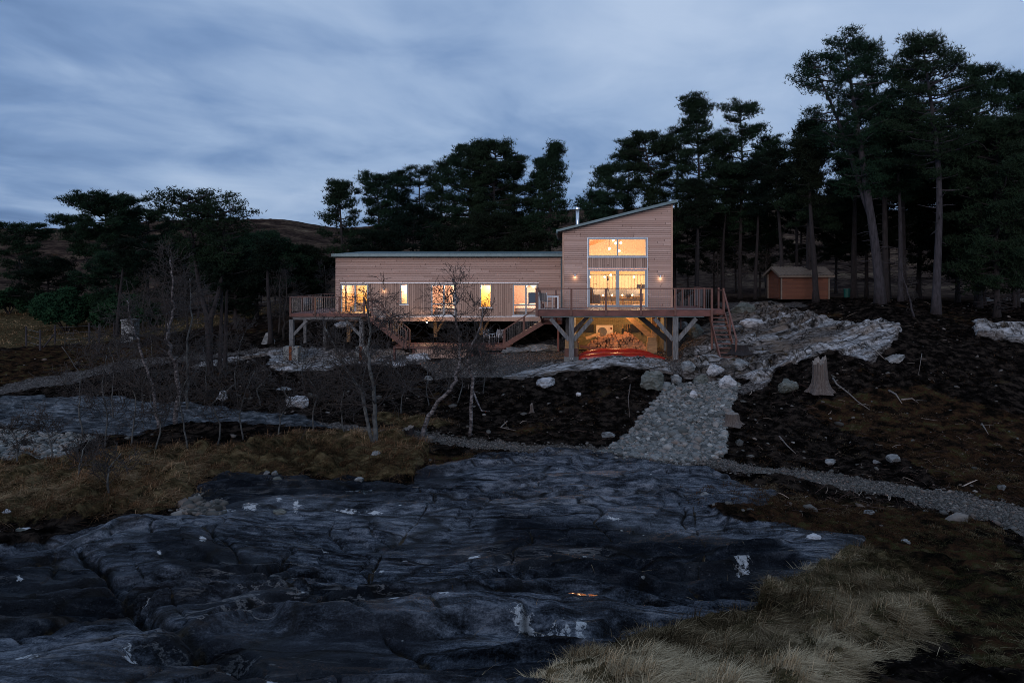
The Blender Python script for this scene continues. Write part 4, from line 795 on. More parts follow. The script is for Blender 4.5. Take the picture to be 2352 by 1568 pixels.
# wing rooms
def zof(py): return wz(py, YW)
rms = [(0, 'goldw', .9, 48), (1, 'plaster', .7, 46), (2, 'pinkw', 1.1, 48), (3, 'goldw', .8, 46.2), (4, 'pinkw', 1.05, 48)]
for i, mw, ex, ydp in rms:
    q = W5[i]; x0, x1 = q[0]-ex*.5, q[1]+ex*.5; z0, z1 = zw0+.03, zsp+.08
    r_ = room(x0, x1, YW+.24, ydp, z0, z1, M[mw])
    cx_ = (x0+x1)/2
    lamp('room_light', (cx_+(.35 if i in (2, 4) else 0), YW+1.7, z1-.32), {0: 260, 1: 130, 2: 230, 3: 120, 4: 190}[i], (1, .66, .32) if mw == 'goldw' else (1, .66, .42), .1, r_)
    if i in (2, 4):      # rear glazing of the bedroom, its pane glowing as dusk sky, a bed
        m2 = MB(); m2.box(cx_-.1, cx_+.75, ydp-.06, ydp-.01, z0+.35, z0+1.75); m2.build('rear_door', M['white'], r_)
        m2 = MB(); m2.box(cx_-.0, cx_+.65, ydp-.075, ydp-.062, z0+.45, z0+1.4); m2.build('rear_pane', M['dusk_glow'], r_)
        bd = empty('bed', (cx_, YW+1.5, z0), 'made bed with white linen behind the %s bedroom window of the wing' % ('middle' if i == 2 else 'right hand'), 'bed')
        m2 = MB(); m2.box(cx_-.7, cx_+.75, YW+.7, YW+2.7, z0+.25, z0+.5); m2.build('mattress', M['linen'], bd)
        m2 = MB(); m2.box(cx_-.75, cx_+.8, YW+.65, YW+2.75, z0+.02, z0+.245); m2.build('bed_base', M['fabric'], bd)
        for k in (-.35, .4): m2 = MB(); m2.tube([(cx_+k-.28, YW+2.45, z0+.6), (cx_+k-.2, YW+2.45, z0+.6), (cx_+k+.2, YW+2.45, z0+.6), (cx_+k+.28, YW+2.45, z0+.6)], [.05, .12, .12, .05], 10); m2.build('pillow', M['linen'], bd, True)
        c = Vector((q[1]-.32, YW+1.3, z1-.28)); m2 = MB(); m2.tube([c+Vector((0,0,.14)), c+Vector((0,0,.10)), c, c+Vector((0,0,-.12))], [.20, .24, .17, .03], 16)
        pl_ = empty('ceiling_lamp', c, 'white glowing bowl lamp under the ceiling of the %s bedroom' % ('middle' if i == 2 else 'right hand'), 'lamp', 'bowl lamps in the wing'); m2.build('bowl', M['bulb2'], pl_, True)
        m2 = MB(); m2.tube([c+Vector((0,0,.16)), c+Vector((0,0,.30))], .02, 6); m2.build('stem', M['white'], pl_)
    if i == 0:
        for s_ in (0, 1):
            xa_ = q[0]+.12 if not s_ else q[1]-.42; m2 = MB(); pts = [(xa_+(.19 if s_ else 0)+k*.012, YW+.45+(.04 if k % 2 else 0)) for k in range(11)]
            for (ax, ay), (bx, by) in zip(pts, pts[1:]): m2.add([(ax,ay,z0),(bx,by,z0),(bx,by,z1-.1),(ax,ay,z1-.1)], [(0,1,2,3)])
            cu = m2.build('curtain', M['goldw']); tag(cu, 'golden curtain at the %s side of the leftmost window' % ('right' if s_ else 'left'), 'curtain')
        ch = empty('armchair', ((q[0]+q[1])/2-.2, YW+1.3, z0), 'dark armchair behind the leftmost window of the wing', 'armchair'); x = (q[0]+q[1])/2-.2
        m2 = MB(); m2.box(x-.32, x+.32, YW+1.0, YW+1.6, z0+.12, z0+.42); m2.build('seat', M['fabric'], ch); m2 = MB(); m2.box(x-.36, x+.36, YW+1.602, YW+1.75, z0+.12, z0+.8); m2.build('backrest', M['fabric'], ch)
        for k in (-.42, .325): m2 = MB(); m2.box(x+k, x+k+.09, YW+1.0, YW+1.6, z0+.12, z0+.58); m2.build('armrest', M['fabric'], ch)
# great-room furniture
sf = empty('sofa', (1.9, 41.4, zb), 'long grey sofa inside the great room behind the sliding door', 'sofa')
m2 = MB(); m2.box(1.7, 4.6, 41.2, 41.95, zb+.15, zb+.42); m2.build('seat', M['fabric'], sf); m2 = MB(); m2.box(1.7, 4.6, 41.952, 42.15, zb+.15, zb+.82); m2.build('backrest', M['fabric'], sf)
for k in (1.5, 4.605): m2 = MB(); m2.box(k, k+.195, 41.2, 42.1, zb+.12, zb+.62); m2.build('armrest', M['fabric'], sf)
ac = empty('armchair', (1.75, 39.4, zb), 'high backed armchair just inside the left pane of the sliding door', 'armchair')
m2 = MB(); m2.prism([(1.45, zb+.1), (2.0, zb+.1), (2.0, zb+.45), (1.75, zb+.48), (1.66, zb+1.0), (1.55, zb+1.05), (1.45, zb+.9)], 39.1, 39.7); m2.build('body', M['fabric'], ac)
for k in (39.0, 39.705): m2 = MB(); m2.box(1.6, 2.1, k, k+.09, zb+.1, zb+.6); m2.build('armrest', M['fabric'], ac)
tb = empty('low_table', (3.5, 39.8, zb), 'round low table inside the right pane of the sliding door', 'table')
m2 = MB(); m2.tube([(3.6, 39.8, zb+.38), (3.6, 39.8, zb+.42)], .42, 20); m2.build('tabletop', M['floor'], tb)
for k in range(3): a_ = k*2.1; m2 = MB(); m2.bar((3.6+.3*math.cos(a_), 39.8+.3*math.sin(a_), zb+.375), (3.6+.36*math.cos(a_), 39.8+.36*math.sin(a_), zb+.02), .04, .04); m2.build('leg', M['floor'], tb)
fs = empty('flower_bowl', (3.75, 39.7, zb+.42), 'round dark bowl on the low table in the great room', 'bowl')
m2 = MB(); m2.tube([(3.75, 39.7, zb+.42), (3.75, 39.7, zb+.5), (3.75, 39.7, zb+.60), (3.75, 39.7, zb+.66)], [.08, .17, .17, .1], 12); m2.build('bowl', M['fabric'], fs, True)
tp = empty('camera_tripod', (wx(1396, 38.5), 38.5, zb), 'black tripod standing behind the left pane of the sliding door', 'tripod')
x = wx(1396, 38.5); m2 = MB(); m2.tube([(x, 38.5, zb+1.0), (x, 38.5, zb+1.45)], .022, 6); m2.build('column', M['black'], tp)
m2 = MB(); m2.box(x-.06, x+.06, 38.45, 38.55, zb+1.45, zb+1.56); m2.tube([(x, 38.43, zb+1.62), (x, 38.57, zb+1.62)], .055, 8); m2.build('head', M['black'], tp)
for k in range(3): a_ = k*2.094+.5; m2 = MB(); m2.tube([(x, 38.5, zb+1.05), (x+.33*math.cos(a_), 38.5+.33*math.sin(a_), zb+.02)], .016, 5); m2.build('leg', M['black'], tp)
fl_ = empty('floor_lamp', (wx(1473, 38.3), 38.3, zb), 'floor lamp with twin drum shades behind the right pane of the sliding door', 'lamp'); x = wx(1473, 38.3)
m2 = MB(); m2.tube([(x, 38.3, zb+.02), (x, 38.3, zb+1.3)], .02, 6); m2.build('stem', M['black'], fl_); m2 = MB(); m2.tube([(x, 38.3, zb+.02), (x, 38.3, zb+.05)], .16, 14); m2.build('base', M['black'], fl_)
for k in (-.15, .15): m2 = MB(); m2.tube([(x+k, 38.3, zb+1.0), (x+k, 38.3, zb+1.22)], [.13, .11], 14, False); m2.build('lamp_shade', M['fabric'], fl_); bulb((x+k, 38.3, zb+1.03), .05, fl_)
ct = empty('candle_row', (3.0, 41.0, zb+.5), 'low sideboard with a row of small lit candles in the great room', 'sideboard')
m2 = MB(); m2.box(1.6, 4.7, 40.75, 41.0, zb+.42, zb+.47); m2.build('shelf', M['floor'], ct)
for k in (1.7, 4.6): m2 = MB(); m2.box(k-.03, k+.03, 40.77, 40.98, zb+.02, zb+.418); m2.build('leg', M['floor'], ct)
for x in (1.75, 2.35, 2.9, 3.5, 4.1): bulb((x, 40.87, zb+.53), .04, ct, name='candle')
# wall lamps
for px, py, y, nm in ((1320.9, 633.2, YF, 'left of the gable windows'), (1516.4, 635.7, YF, 'right of the gable windows'), (882.3, 665, YW+.03, 'on the wing between its two left windows')):
    q = PW(px, py, y); wl = MB(); wl.tube([(q.x, y-.075, q.z+.09), (q.x, y-.075, q.z-.03)], .045, 10, False); wl.box(q.x-.02, q.x+.02, y-.035, y-.003, q.z, q.z+.06)
    wo = wl.build('wall_lamp', M['steel'], house); bulb((q.x, y-.075, q.z-.01), .018, wo); lamp('wall_light', (q.x, y-.10, q.z-.10), 2.2, parent=wo, rad=.02)
q = PW(980, 740, 43.6); lb = MB(); lb.box(q.x-.08, q.x+.08, 43.55, 43.7, q.z+.05, q.z+.09); wo = lb.build('underfloor_lamp', M['black'], house); bulb(q, .06, wo); lamp('underfloor_light', q+Vector((0, -.02, -.14)), 34, parent=wo)
# ================================================================ garage space under the gable
bs = empty('basement_wall', (3, 41, 0), 'greenish brick wall lit under the main deck', 'wall')
mb = MB(); mb.box(.5, 5.75, 41, 41.25, -.1, 2.42); mb.build('brickwork', M['brick'], bs)
mb = MB(); mb.box(.5, .7, 39.6, 40.998, -.1, 2.42); mb.box(5.75, 5.95, 39.2, 41.25, -.1, 2.42); mb.build('side_pier', M['conc'], bs)
mb = MB(); mb.box(-.1, 5.95, 37.02, 41.3, 2.425, 2.60); mb.build('ceiling_slab', M['larch'], bs)
mb = MB(); mb.box(.7, 5.7, 40.7, 40.96, 2.28, 2.42); mb.build('duct', M['white'], bs)
for px in (1411, ): pass
for x in (1.15, 3.05): q = Vector((x, 38.3, 2.40)); m2 = MB(); m2.tube([(q.x, q.y, 2.424), (q.x, q.y, 2.395)], .08, 12); o_ = m2.build('downlight', M['bulb'], bs); lamp('garage_light', (x, 38.3, 2.33), 115, (1, .53, .22), .07, bs)
lamp('garage_light', (4.6, 40.2, 2.2), 45, (1, .53, .22), .07, bs)
for x in (0.9, 2.3, 3.7, 5.1):
    m2 = MB(); m2.box(x-.06, x+.06, 37.3, 40.69, 2.26, 2.422); m2.build('joist', M['larch'], bs)
hp = empty('heat_pump', (2.4, 40.6, 0), 'white heat pump unit with a round fan grille on the brick wall', 'heat pump')
hx0, hx1, hz0, hz1 = wx(1369.5, 40.6), wx(1408, 40.6), wz(775, 40.6), wz(746.8, 40.6)
m2 = MB(); m2.box(hx0, hx1, 40.6, 40.95, hz0, hz1); m2.build('case', M['plaster'], hp)
cc_ = Vector((hx0+.36, 40.59, (hz0+hz1)/2-.02)); m2 = MB()
m2.tube([cc_, cc_+Vector((0, -.015, 0))], .27, 24); g_ = m2.build('fan_grille', M['fabric'], hp)
m2 = MB(); m2.box(hx1-.16, hx1-.06, 40.585, 40.598, hz1-.25, hz1-.13); m2.build('badge', M['rust'], hp)
for k in (.1, .8): m2 = MB(); m2.bar((hx0+k, 40.75, hz0-.005), (hx0+k, 40.98, hz0-.25), .04, .04); m2.build('bracket', M['black'], hp)
for px, w_ in ((1346, .9), (1455, .9), (1510, .5)):
    x = wx(px, 40.85); m2 = MB(); m2.box(x-w_/2, x+w_/2, 40.9, 40.995, .95, 1.42); m2.build('wall_panel', M['black'], bs)
# diagonal timber frame inside
fr = empty('timber_brace_frame', (4.6, 38.5, 0), 'heavy timber posts and diagonal braces in the lit garage space', 'timber frame')
for nm, a_, b_, w_, mt in (('brace', (3.3, 39.2, 2.35), (5.1, 39.2, .75), .30, 'larch'), ('post', (5.15, 38.9, -.05), (5.15, 38.9, 2.42), .28, 'larch'), ('brace', (3.95, 37.15, 2.3), (5.75, 37.15, .75), .26, 'black'),
                           ('post', (5.78, 37.2, -.05), (5.78, 37.2, 2.42), .30, 'oak'), ('post', (.25, 37.2, -.05), (.25, 37.2, 2.42), .30, 'oak'), ('brace', (.4, 37.15, 1.2), (1.5, 37.15, 2.35), .2, 'oak'), ('brace', (5.3, 38.9, 1.3), (5.3, 37.6, 2.3), .18, 'larch')):
    m2 = MB(); m2.bar(a_, b_, w_, w_); m2.build(nm, M[mt], fr)
# log pile
rs = random.Random(11)
mbk = MB(); R0 = .092; ring = 12
mbk.tube([(0, -.17, 0), (0, .17, 0)], R0, ring, False); lb_me = mbk.build('log', M['logbark'])
mbe = MB(); mbe.add([(math.cos(k/ring*6.283)*R0*.99, -.172, math.sin(k/ring*6.283)*R0*.99) for k in range(ring)], [tuple(range(ring))]); le = mbe.build('cut_end', M['logend'], lb_me)
tag(lb_me, 'round firewood log in the big pile under the deck', 'log', 'logs in the firewood pile')
first = True; nlog = 0
hl = [(1344, 797), (1360, 783), (1375, 776), (1395, 770), (1410, 763), (1425, 766), (1440, 763), (1455, 771), (1470, 783), (1486, 797)]
def piletop(x, y):
    px = PX0+x/y*F; return wz(np.interp(px, [a for a, b in hl], [b for a, b in hl]), y)
for row, yy in ((0, 39.0), (1, 39.4)):
    zz_ = .10; k = 0
    while zz_ < 1.75:
        x = wx(1346, yy)+(.08 if k % 2 else 0)
        while x < wx(1486, yy):
            r_ = rs.choice((.55, .7, .85, 1.0, 1.2)); x += .15*rs.uniform(.85, 1.1)
            if zz_ < piletop(x, yy)-.02 and nlog < 290:
                if first: o_, e_ = lb_me, le; first = False
                else:
                    o_ = lb_me.copy(); COL.objects.link(o_); e_ = le.copy(); COL.objects.link(e_); e_.parent = o_
                o_.location = (x, yy+rs.uniform(-.12, .12), zz_+rs.uniform(-.02, .02)); o_.rotation_euler = (rs.uniform(-.12, .12), rs.uniform(0, 6.28), rs.uniform(-.3, .3)); o_.scale = (r_*rs.uniform(.9, 1.15), rs.uniform(.8, 1.1), r_); nlog += 1
        zz_ += .135; k += 1
for i, (a_, b_, lab) in enumerate((((wx(1346, 38.6), 38.6, wz(777, 38.6)), (wx(1378, 38.6), 38.7, wz(766, 38.6)), 'pale split plank lying on the left shoulder of the log pile'),
        ((wx(1332, 38.2), 38.2, wz(795, 38.2)), (wx(1372, 38.4), 38.4, wz(801, 38.4)), 'reddish plank leaning low in front of the log pile'))):
    m2 = MB(); m2.bar(a_, b_, .16, .05, (0, -1, .3)); tag(m2.build('plank', M['larch' if not i else 'deckl']), lab, 'plank')
for i, px in enumerate((1318.5, 1497)):
    x = wx(px, 38.4); m2 = MB(); m2.box(x-.28, x+.28, 38.2, 38.6, .02, .62); m2.box(x-.24, x+.24, 38.22, 38.58, .622, .9)
    tag(m2.build('crate', M['larch']), 'wooden crate beside the %s end of the log pile' % ('left' if not i else 'right'), 'crate')
# tools hanging on the wall
for i, px in enumerate((1430, 1437.5, 1441.5, 1446, 1474)):
    x = wx(px, 40.9); m2 = MB(); zt = wz(744.5, 40.9); m2.tube([(x, 40.85, zt), (x+.01, 40.85, zt-.25-.1*(i % 3))], .022, 6); o_ = m2.build('garden_tool', M['larch'])
    tag(o_, ['tool hanging nearest the heat pump', 'long dark tool hanging second from the heat pump', 'middle tool of the five hanging on the brick wall', 'pale handled tool, fourth from the heat pump', 'lone tool hanging over the right diagonal beam'][i], 'tool', 'tools hanging on the brick wall'); m2 = MB(); zt2 = zt-.25-.1*(i % 3); m2.box(x-.06, x+.08, 40.83, 40.87, zt2-.28, zt2-.002); m2.build('tool_head', M['black'], o_)
# kayaks, hull up
def kayak(name, xa, xb, y, z0, w_, h_, label, tilt=0):
    n, k = 36, 14; V = []; Fq = []
    for i in range(n+1):
        t = i/n; s_ = math.sin(math.pi*t)**.62 if 0 < t < 1 else 0; s_ = max(s_, .015)
        rise = -.10*(2*t-1)**4
        for j in range(k+1):
            a_ = math.pi*j/k; cy = -math.cos(a_)*w_/2*s_; cz = (math.sin(a_)**.8)*h_*(.35+.65*s_)
            if abs(t-.52) < .15 and .55 < a_ < 1.2: cz -= .035*(1-abs(t-.52)/.15)
            V.append((xa+(xb-xa)*t, y+cy, z0+cz+rise*1.0+tilt*(t-.5)))
    for i in range(n):
        for j in range(k): b_ = i*(k+1)+j; Fq.append((b_, b_+1, b_+k+2, b_+k+1))
    e_ = empty(name, ((xa+xb)/2, y, z0), label, 'kayak', 'kayaks under the deck')
    m2 = MB(); m2.add(V, Fq); hu = m2.build('hull', M['kayak'], e_, True)
    m2 = MB(); m2.tube([V[i*(k+1)] for i in range(1, n)], .022, 6); m2.tube([V[i*(k+1)+k] for i in range(1, n)], .022, 6); m2.build('gunwale', M['kayak'], e_, True)
    m2 = MB(); m2.tube([(xa+(xb-xa)*t, y, z0+h_*(.35+.65*math.sin(math.pi*t)**.62)-.10*(2*t-1)**4+.004+tilt*(t-.5)) for t in np.linspace(.06, .94, 14)], .016, 5); m2.build('keel_strip', M['kayak'], e_, True)
kayak('kayak', wx(1319, 35.7), wx(1529, 35.7), 35.7, .03, .66, .33, 'red kayak lying upside down nearest the pale rock')
kayak('kayak', wx(1330, 36.5), wx(1506, 36.5), 36.55, .08, .62, .40, 'red kayak lying upside down just in front of the firewood', -.05)
# ================================================================ main deck
ZD = wz(712.3, 34.5); DX0, DX1 = wx(1230.5, 34.5), wx(1634, 34.5)
dk = empty('main_deck', (3, 35.7, ZD), 'wide reddish timber deck on grey braced posts in front of the gable', 'deck')
mb = MB()
for i in range(17): y = 34.57+i*.142; mb.box(DX0, DX1, y, y+.132, ZD-.035, ZD)
for i in range(30): y = 37.0+i*.142; mb.box(GX1+.04, DX1, y, y+.132, ZD-.035, ZD) if i < 12 else None
mb.build('deck_boards', M['deck'], dk)
mb = MB(); mb.box(DX0, DX1, 34.5, 34.56, ZD-.30, ZD+.003); mb.build('fascia', M['deck'], dk)
mb = MB(); mb.box(DX0, DX0+.06, 34.562, 37, ZD-.3, ZD-.037); mb.box(DX1-.06, DX1, 34.562, 38.8, ZD-.3, ZD-.037); mb.build('side_fascia', M['deck'], dk)
mb = MB()
for x in np.arange(DX0+.5, DX1-.3, .6): mb.box(x, x+.05, 34.57, 36.95, ZD-.25, ZD-.04)
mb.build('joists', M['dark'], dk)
mb = MB(); mb.box(DX0+.3, DX1-.35, 34.6, 34.85, ZD-.36, ZD-.302); mb.build('edge_beam', M['zinc'], dk)
mb = MB(); mb.box(DX0+.3, DX1-.3, 36.6, 36.9, ZD-.52, ZD-.26); mb.build('rear_beam', M['black'], dk)
pz = ZD-.362
for xc in (wx(1312.5, 34.7), wx(1551.2, 34.7)):
    m2 = MB(); m2.box(xc-.135, xc+.135, 34.6, 34.87, -.05, pz); po = m2.build('post', M['oak'], dk)
    m2 = MB()
    for dx_ in (-.06, .06):
        for zz_ in (.18,): m2.tube([(xc+dx_, 34.6, zz_), (xc+dx_, 34.575, zz_)], .028, 8)
    m2.build('bolt', M['steel'], po)
    for s_ in (-1, 1):
        m2 = MB(); m2.bar((xc+s_*.12, 34.735, pz-1.16), (xc+s_*1.06, 34.735, pz-.07), .20, .20, (0, 1, 0)); m2.build('brace', M['oak'], dk)
    m2 = MB(); m2.box(xc-.14, xc+.14, 36.6, 36.88, -.05, ZD-.522); m2.build('rear_post', M['dark'], dk)
x = wx(1310, 35.4); m2 = MB(); m2.box(x-.33, x+.42, 35.2, 35.6, -.05, .18); m2.build('pad', M['conc'], dk); m2 = MB(); m2.box(x-.3, x+.38, 35.22, 35.58, .182, .62); m2.build('footing_block', M['deckl'], dk)
m2 = MB(); m2.box(x-.28, x+.36, 35.24, 35.56, .622, 1.05); m2.build('packing_block', M['larch'], dk)
ZR = wz(662.6, 34.45)
def railing(par, pts, zf, h, posts=None, pw=.09, low=.3, rods=True, bal=.115, rail=.06, mt='deckl'):
    for (a_, b_) in zip(pts, pts[1:]):
        A = Vector(a_); B = Vector(b_)
        m2 = MB(); m2.bar(A+Vector((0,0,h)), B+Vector((0,0,h)), .11, .045); m2.build('handrail', M[mt], par)
        L = (B-A).length; n = max(1, round(L/1.75)) if posts is None else posts
        for i in range(n+1):
            if i == n and b_ != pts[-1]: continue
            q = A+(B-A)*i/n; m2 = MB(); m2.box(q.x-pw/2, q.x+pw/2, q.y-pw/2, q.y+pw/2, q.z-low, q.z+h-.025); m2.build('railing_post', M[mt], par)
        if rods:
            m2 = MB(); k = int(L/bal)
            for i in range(1, k): q = A+(B-A)*i/k; m2.box(q.x-.0035, q.x+.0035, q.y-.0035, q.y+.0035, q.z+.06, q.z+h-.03)
            m2.build('steel_rods', M['wire'], par)
rl = empty('deck_railing', (3, 34.45, ZD), 'reddish timber railing with thin steel rods along the main deck', 'railing')
hh = ZR-ZD; yf = 34.44
m2 = MB(); m2.bar((DX0-.04, yf, ZR), (DX1+.04, yf, ZR), .11, .045); m2.build('handrail', M['deckl'], rl)
for px in (1233, 1312.4, 1391.7, 1471.9, 1551, 1635): x = wx(px, yf); m2 = MB(); m2.box(x-.05, x+.05, yf-.045, yf+.045, ZD-.27 if px < 1600 else .45, ZR-.025); m2.build('railing_post', M['deckl'], rl)
m2 = MB()
for x in np.arange(DX0+.1, DX1, .115): m2.box(x-.004, x+.004, yf-.004, yf+.004, ZD+.07, ZR-.03)
m2.box(DX0, DX1, yf-.015, yf+.015, ZD+.055, ZD+.08); m2.build('steel_rods', M['wire'], rl)
for y0_, y1_, x in ((34.55, 36.9, DX0+.03), (36.1, 38.75, DX1-.03)): railing(rl, [(x, y0_, ZD), (x, y1_, ZD)], ZD, hh-.02, None if x < 0 else 2)
# landing + front stair at the right end
def stair(name, label, p_top, p_bot, width, along, n, open_=True, rails=(0, 1), mt='deckl', rod=True, low=0.0):
    """p_top/p_bot centre of the flight; along = unit horizontal direction of descent"""
    e_ = empty(name, p_bot, label, 'stairs'); T_ = Vector(p_top); B_ = Vector(p_bot); al = Vector(along); sx = Vector((-al.y, al.x, 0))
    for s_ in (-1, 1):
        m2 = MB(); m2.bar(T_+sx*s_*width/2+Vector((0,0,-.12)), B_+sx*s_*width/2+Vector((0,0,-.02)), .05, .26); m2.build('stringer', M[mt], e_)
    for i in range(n):
        t = (i+.7)/n; q = T_+(B_-T_)*t; m2 = MB(); a_ = q-sx*(width/2-.03); b_ = q+sx*(width/2-.03); m2.bar(a_, b_, .26, .04); m2.build('tread', M[mt], e_)
    for s_ in rails:
        s1 = -1 if s_ == 0 else 1; o1 = sx*s1*(width/2-.01)
        m2 = MB(); m2.bar(T_+o1+Vector((0,0,.98)), B_+o1+Vector((0,0,.95)), .08, .05); m2.build('handrail', M[mt], e_)
        for t in (0, .5, 1): q = T_+(B_-T_)*t+o1; m2 = MB(); m2.box(q.x-.045, q.x+.045, q.y-.045, q.y+.045, q.z-.15-(low if t == 1 else 0), q.z+.95); m2.build('newel', M[mt], e_)
        if rod:
            m2 = MB()
            for t in np.arange(.04, 1, .045): q = T_+(B_-T_)*t+o1; m2.box(q.x-.004, q.x+.004, q.y-.004, q.y+.004, q.z+.05, q.z+.93)
            m2.build('steel_rods', M['wire'], e_)
    return e_
m2 = MB(); m2.box(DX1+.004, DX1+.78, 35.0, 36.3, ZD-.04, ZD-.004); m2.build('landing', M['deck'], dk)
m2 = MB(); m2.box(DX1+.004, DX1+.78, 35.0, 35.05, ZD-.28, ZD-.042); m2.build('landing_fascia', M['deck'], dk)
m2 = MB(); m2.bar((DX1+.74, 35.05, ZD+.98), (DX1+.74, 36.25, ZD+.98), .08, .05); m2.build('handrail', M['deckl'], rl)
for y in (35.1, 36.2): m2 = MB(); m2.box(DX1+.70, DX1+.79, y-.045, y+.045, ZD-.1, ZD+1.1); m2.build('railing_post', M['deckl'], rl)
stair('garden_stair', 'steep open timber stair descending from the right end of the main deck', (DX1+.37, 35.0, ZD-.05), (DX1+.42, 32.7, .42), .78, (0, -1, 0), 11, rails=(1,), rod=False, low=.3)
stair('side_stair', 'short timber stair behind the right gable corner with warm lit handrail', (7.2, 38.9, ZD-.03), (6.85, 42.6, 1.75), .9, (0, 1, 0), 8, rails=(0, 1), low=.6)
# white frame bench on the deck
def tubeframe(name, label, cat, pts, r_, mt, extra=()):
    e_ = empty(name, pts[0], label, cat); m2 = MB(); m2.tube(pts, r_, 8); m2.build('frame', M[mt], e_, True)
    for nm, q, rr in extra: m2 = MB(); m2.tube(q, rr, 8) if len(q) != 6 else m2.box(*q); m2.build(nm, M[mt] if nm != 'seat_sling' else M['fabric'], e_)
    return e_
xa_, xb_ = wx(1237, 35.5), wx(1283, 35.5); zt_ = wz(680.5, 35.5)
tt = empty('white_table', ((xa_+xb_)/2, 35.8, ZD), 'white framed table standing at the left end of the main deck', 'table')
m2 = MB(); m2.box(xa_, xb_, 35.5, 36.3, zt_-.05, zt_); m2.build('tabletop', M['white'], tt)
for x in (xa_+.035, xb_-.035):
    for y in (35.54, 36.26): m2 = MB(); m2.box(x-.035, x+.035, y-.035, y+.035, ZD, zt_-.052); m2.build('leg', M['white'], tt)
def tchair(name, x, y, z, rot, label, mt='white', grp=None):
    e_ = empty(name, (x, y, z), label, 'chair', grp); c_, s_ = math.cos(rot), math.sin(rot)
    def P(a, b, c): return (x+a*c_-b*s_, y+a*s_+b*c_, z+c)
    for sx_ in (-.24, .24):
        m2 = MB(); m2.tube([P(sx_, -.25, .01), P(sx_, -.25, .55), P(sx_, -.20, .62), P(sx_, .18, .62), P(sx_, .26, .60)], .016, 6); m2.build('front_leg', M[mt], e_, True)
        m2 = MB(); m2.tube([P(sx_, .30, .01), P(sx_, .2, .42), P(sx_, .32, .88)], .016, 6); m2.build('rear_leg', M[mt], e_, True)
    m2 = MB(); m2.add([P(-.23, -.24, .42), P(.23, -.24, .42), P(.23, .2, .40), P(-.23, .2, .40), P(-.23, -.24, .44), P(.23, -.24, .44), P(.23, .2, .42), P(-.23, .2, .42)], [(0,3,2,1),(4,5,6,7),(0,1,5,4),(1,2,6,5),(2,3,7,6),(3,0,4,7)]); m2.build('seat', M['fabric'], e_)
    m2 = MB(); m2.add([P(-.22, .21, .46), P(.22, .21, .46), P(.22, .31, .86), P(-.22, .31, .86), P(-.22, .23, .46), P(.22, .23, .46), P(.22, .33, .86), P(-.22, .33, .86)], [(0,3,2,1),(4,5,6,7),(0,1,5,4),(1,2,6,5),(2,3,7,6),(3,0,4,7)]); m2.build('backrest', M['fabric'], e_)
tchair('garden_chair', wx(1254, 35.3), 35.25, ZD, 2.6, 'white tubular chair pulled up to the white table on the main deck')
# ================================================================ left deck on its pier
Z2 = wz(719.5, 42); LX0, LX1 = wx(667, 42), wx(843.6, 42)
ld = empty('left_deck', ((LX0+LX1)/2, 43, Z2), 'reddish timber deck on grey posts at the left end of the wing', 'deck')
mb = MB()
for i in range(13): y = 42.07+i*.142; mb.box(LX0, LX1, y, y+.132, Z2-.035, Z2)
for i in range(28): y = 43.92+i*.142; mb.box(LX0, WX0-.05, y, y+.132, Z2-.035, Z2)
mb.build('deck_boards', M['deck'], ld)
mb = MB(); mb.box(LX0, LX1, 42.0, 42.06, Z2-.21, Z2+.003); mb.build('fascia', M['deck'], ld)
mb = MB(); mb.box(LX0+.1, LX1-.4, 42.1, 42.35, Z2-.40, Z2-.212); mb.build('edge_beam', M['oakx'], ld)
mb = MB()
for x in (LX0+.1, LX0+1.2, LX0+2.3, LX1-.2): mb.box(x-.03, x+.03, 42.4, 43.95, Z2-.24, Z2-.04)
mb.box(LX0, LX0+.05, 42.07, 47.9, Z2-.24, Z2-.04); mb.build('joists', M['dark'], ld)
x1_ = wx(670, 42.2); x2_ = wx(830.5, 42.2)
for xc, zb_, nm in ((x1_, wz(795, 42.2), 'a'), (x2_, wz(795, 42.2), 'b')):
    m2 = MB(); m2.box(xc-.13, xc+.13, 42.1, 42.35, zb_, Z2-.402); m2.build('post', M['oak'], ld)
    s_ = 1 if xc == x1_ else -1
    m2 = MB(); m2.bar((xc+s_*.1, 42.22, Z2-1.35), (xc+s_*.95, 42.22, Z2-.45), .16, .16, (0, 1, 0)); m2.build('brace', M['oak'], ld)
    hz = H(xc, 42.2); m2 = MB(); w_ = .44 if s_ == 1 else .3; m2.box(xc-w_, xc+w_, 42.0, 42.6, min(hz, wz(831, 42.2))-.3, zb_-.002); pl_ = m2.build('concrete_plinth', M['conc'], ld)
    m2 = MB(); m2.box(xc-.10, xc+.08, 41.994, 41.998, hz-.1, zb_-.004); m2.build('rust_stain', M['rust'], pl_)
for xc, yc in ((wx(745, 44.5), 44.5), (wx(700, 46.8), 46.8)):
    m2 = MB(); m2.box(xc-.1, xc+.1, yc, yc+.2, H(xc, yc)-.2, Z2-.25); m2.build('rear_post', M['oak'], ld)
for px, yy in ((800, 46.2), (905, 46.0), (1000, 46.5), (1105, 46.5)):      # stilts under the wing
    xc = wx(px, yy); zt = wz(737.5, YW)-.0; m2 = MB(); m2.box(xc-.12, xc+.12, yy, yy+.24, H(xc, yy)-.3, zt+.05); st_ = m2.build('stilt', M['larch'], house)
    m2 = MB(); m2.bar((xc+.1, yy+.12, zt-.9), (xc+.6, yy+.12, zt+.0), .14, .14, (0, 1, 0)); m2.build('brace', M['larch'], st_)
lr = empty('left_railing', (LX0, 42, Z2), 'reddish timber railing with thin steel rods round the left deck', 'railing')
railing(lr, [(LX1-.2, 42.0, Z2), (LX0, 42.0, Z2), (LX0, 47.6, Z2)], Z2, .99, low=.2)
railing(lr, [(LX0, 47.6, Z2), (WX0-.3, 47.6, Z2)], Z2, .99, low=.2)
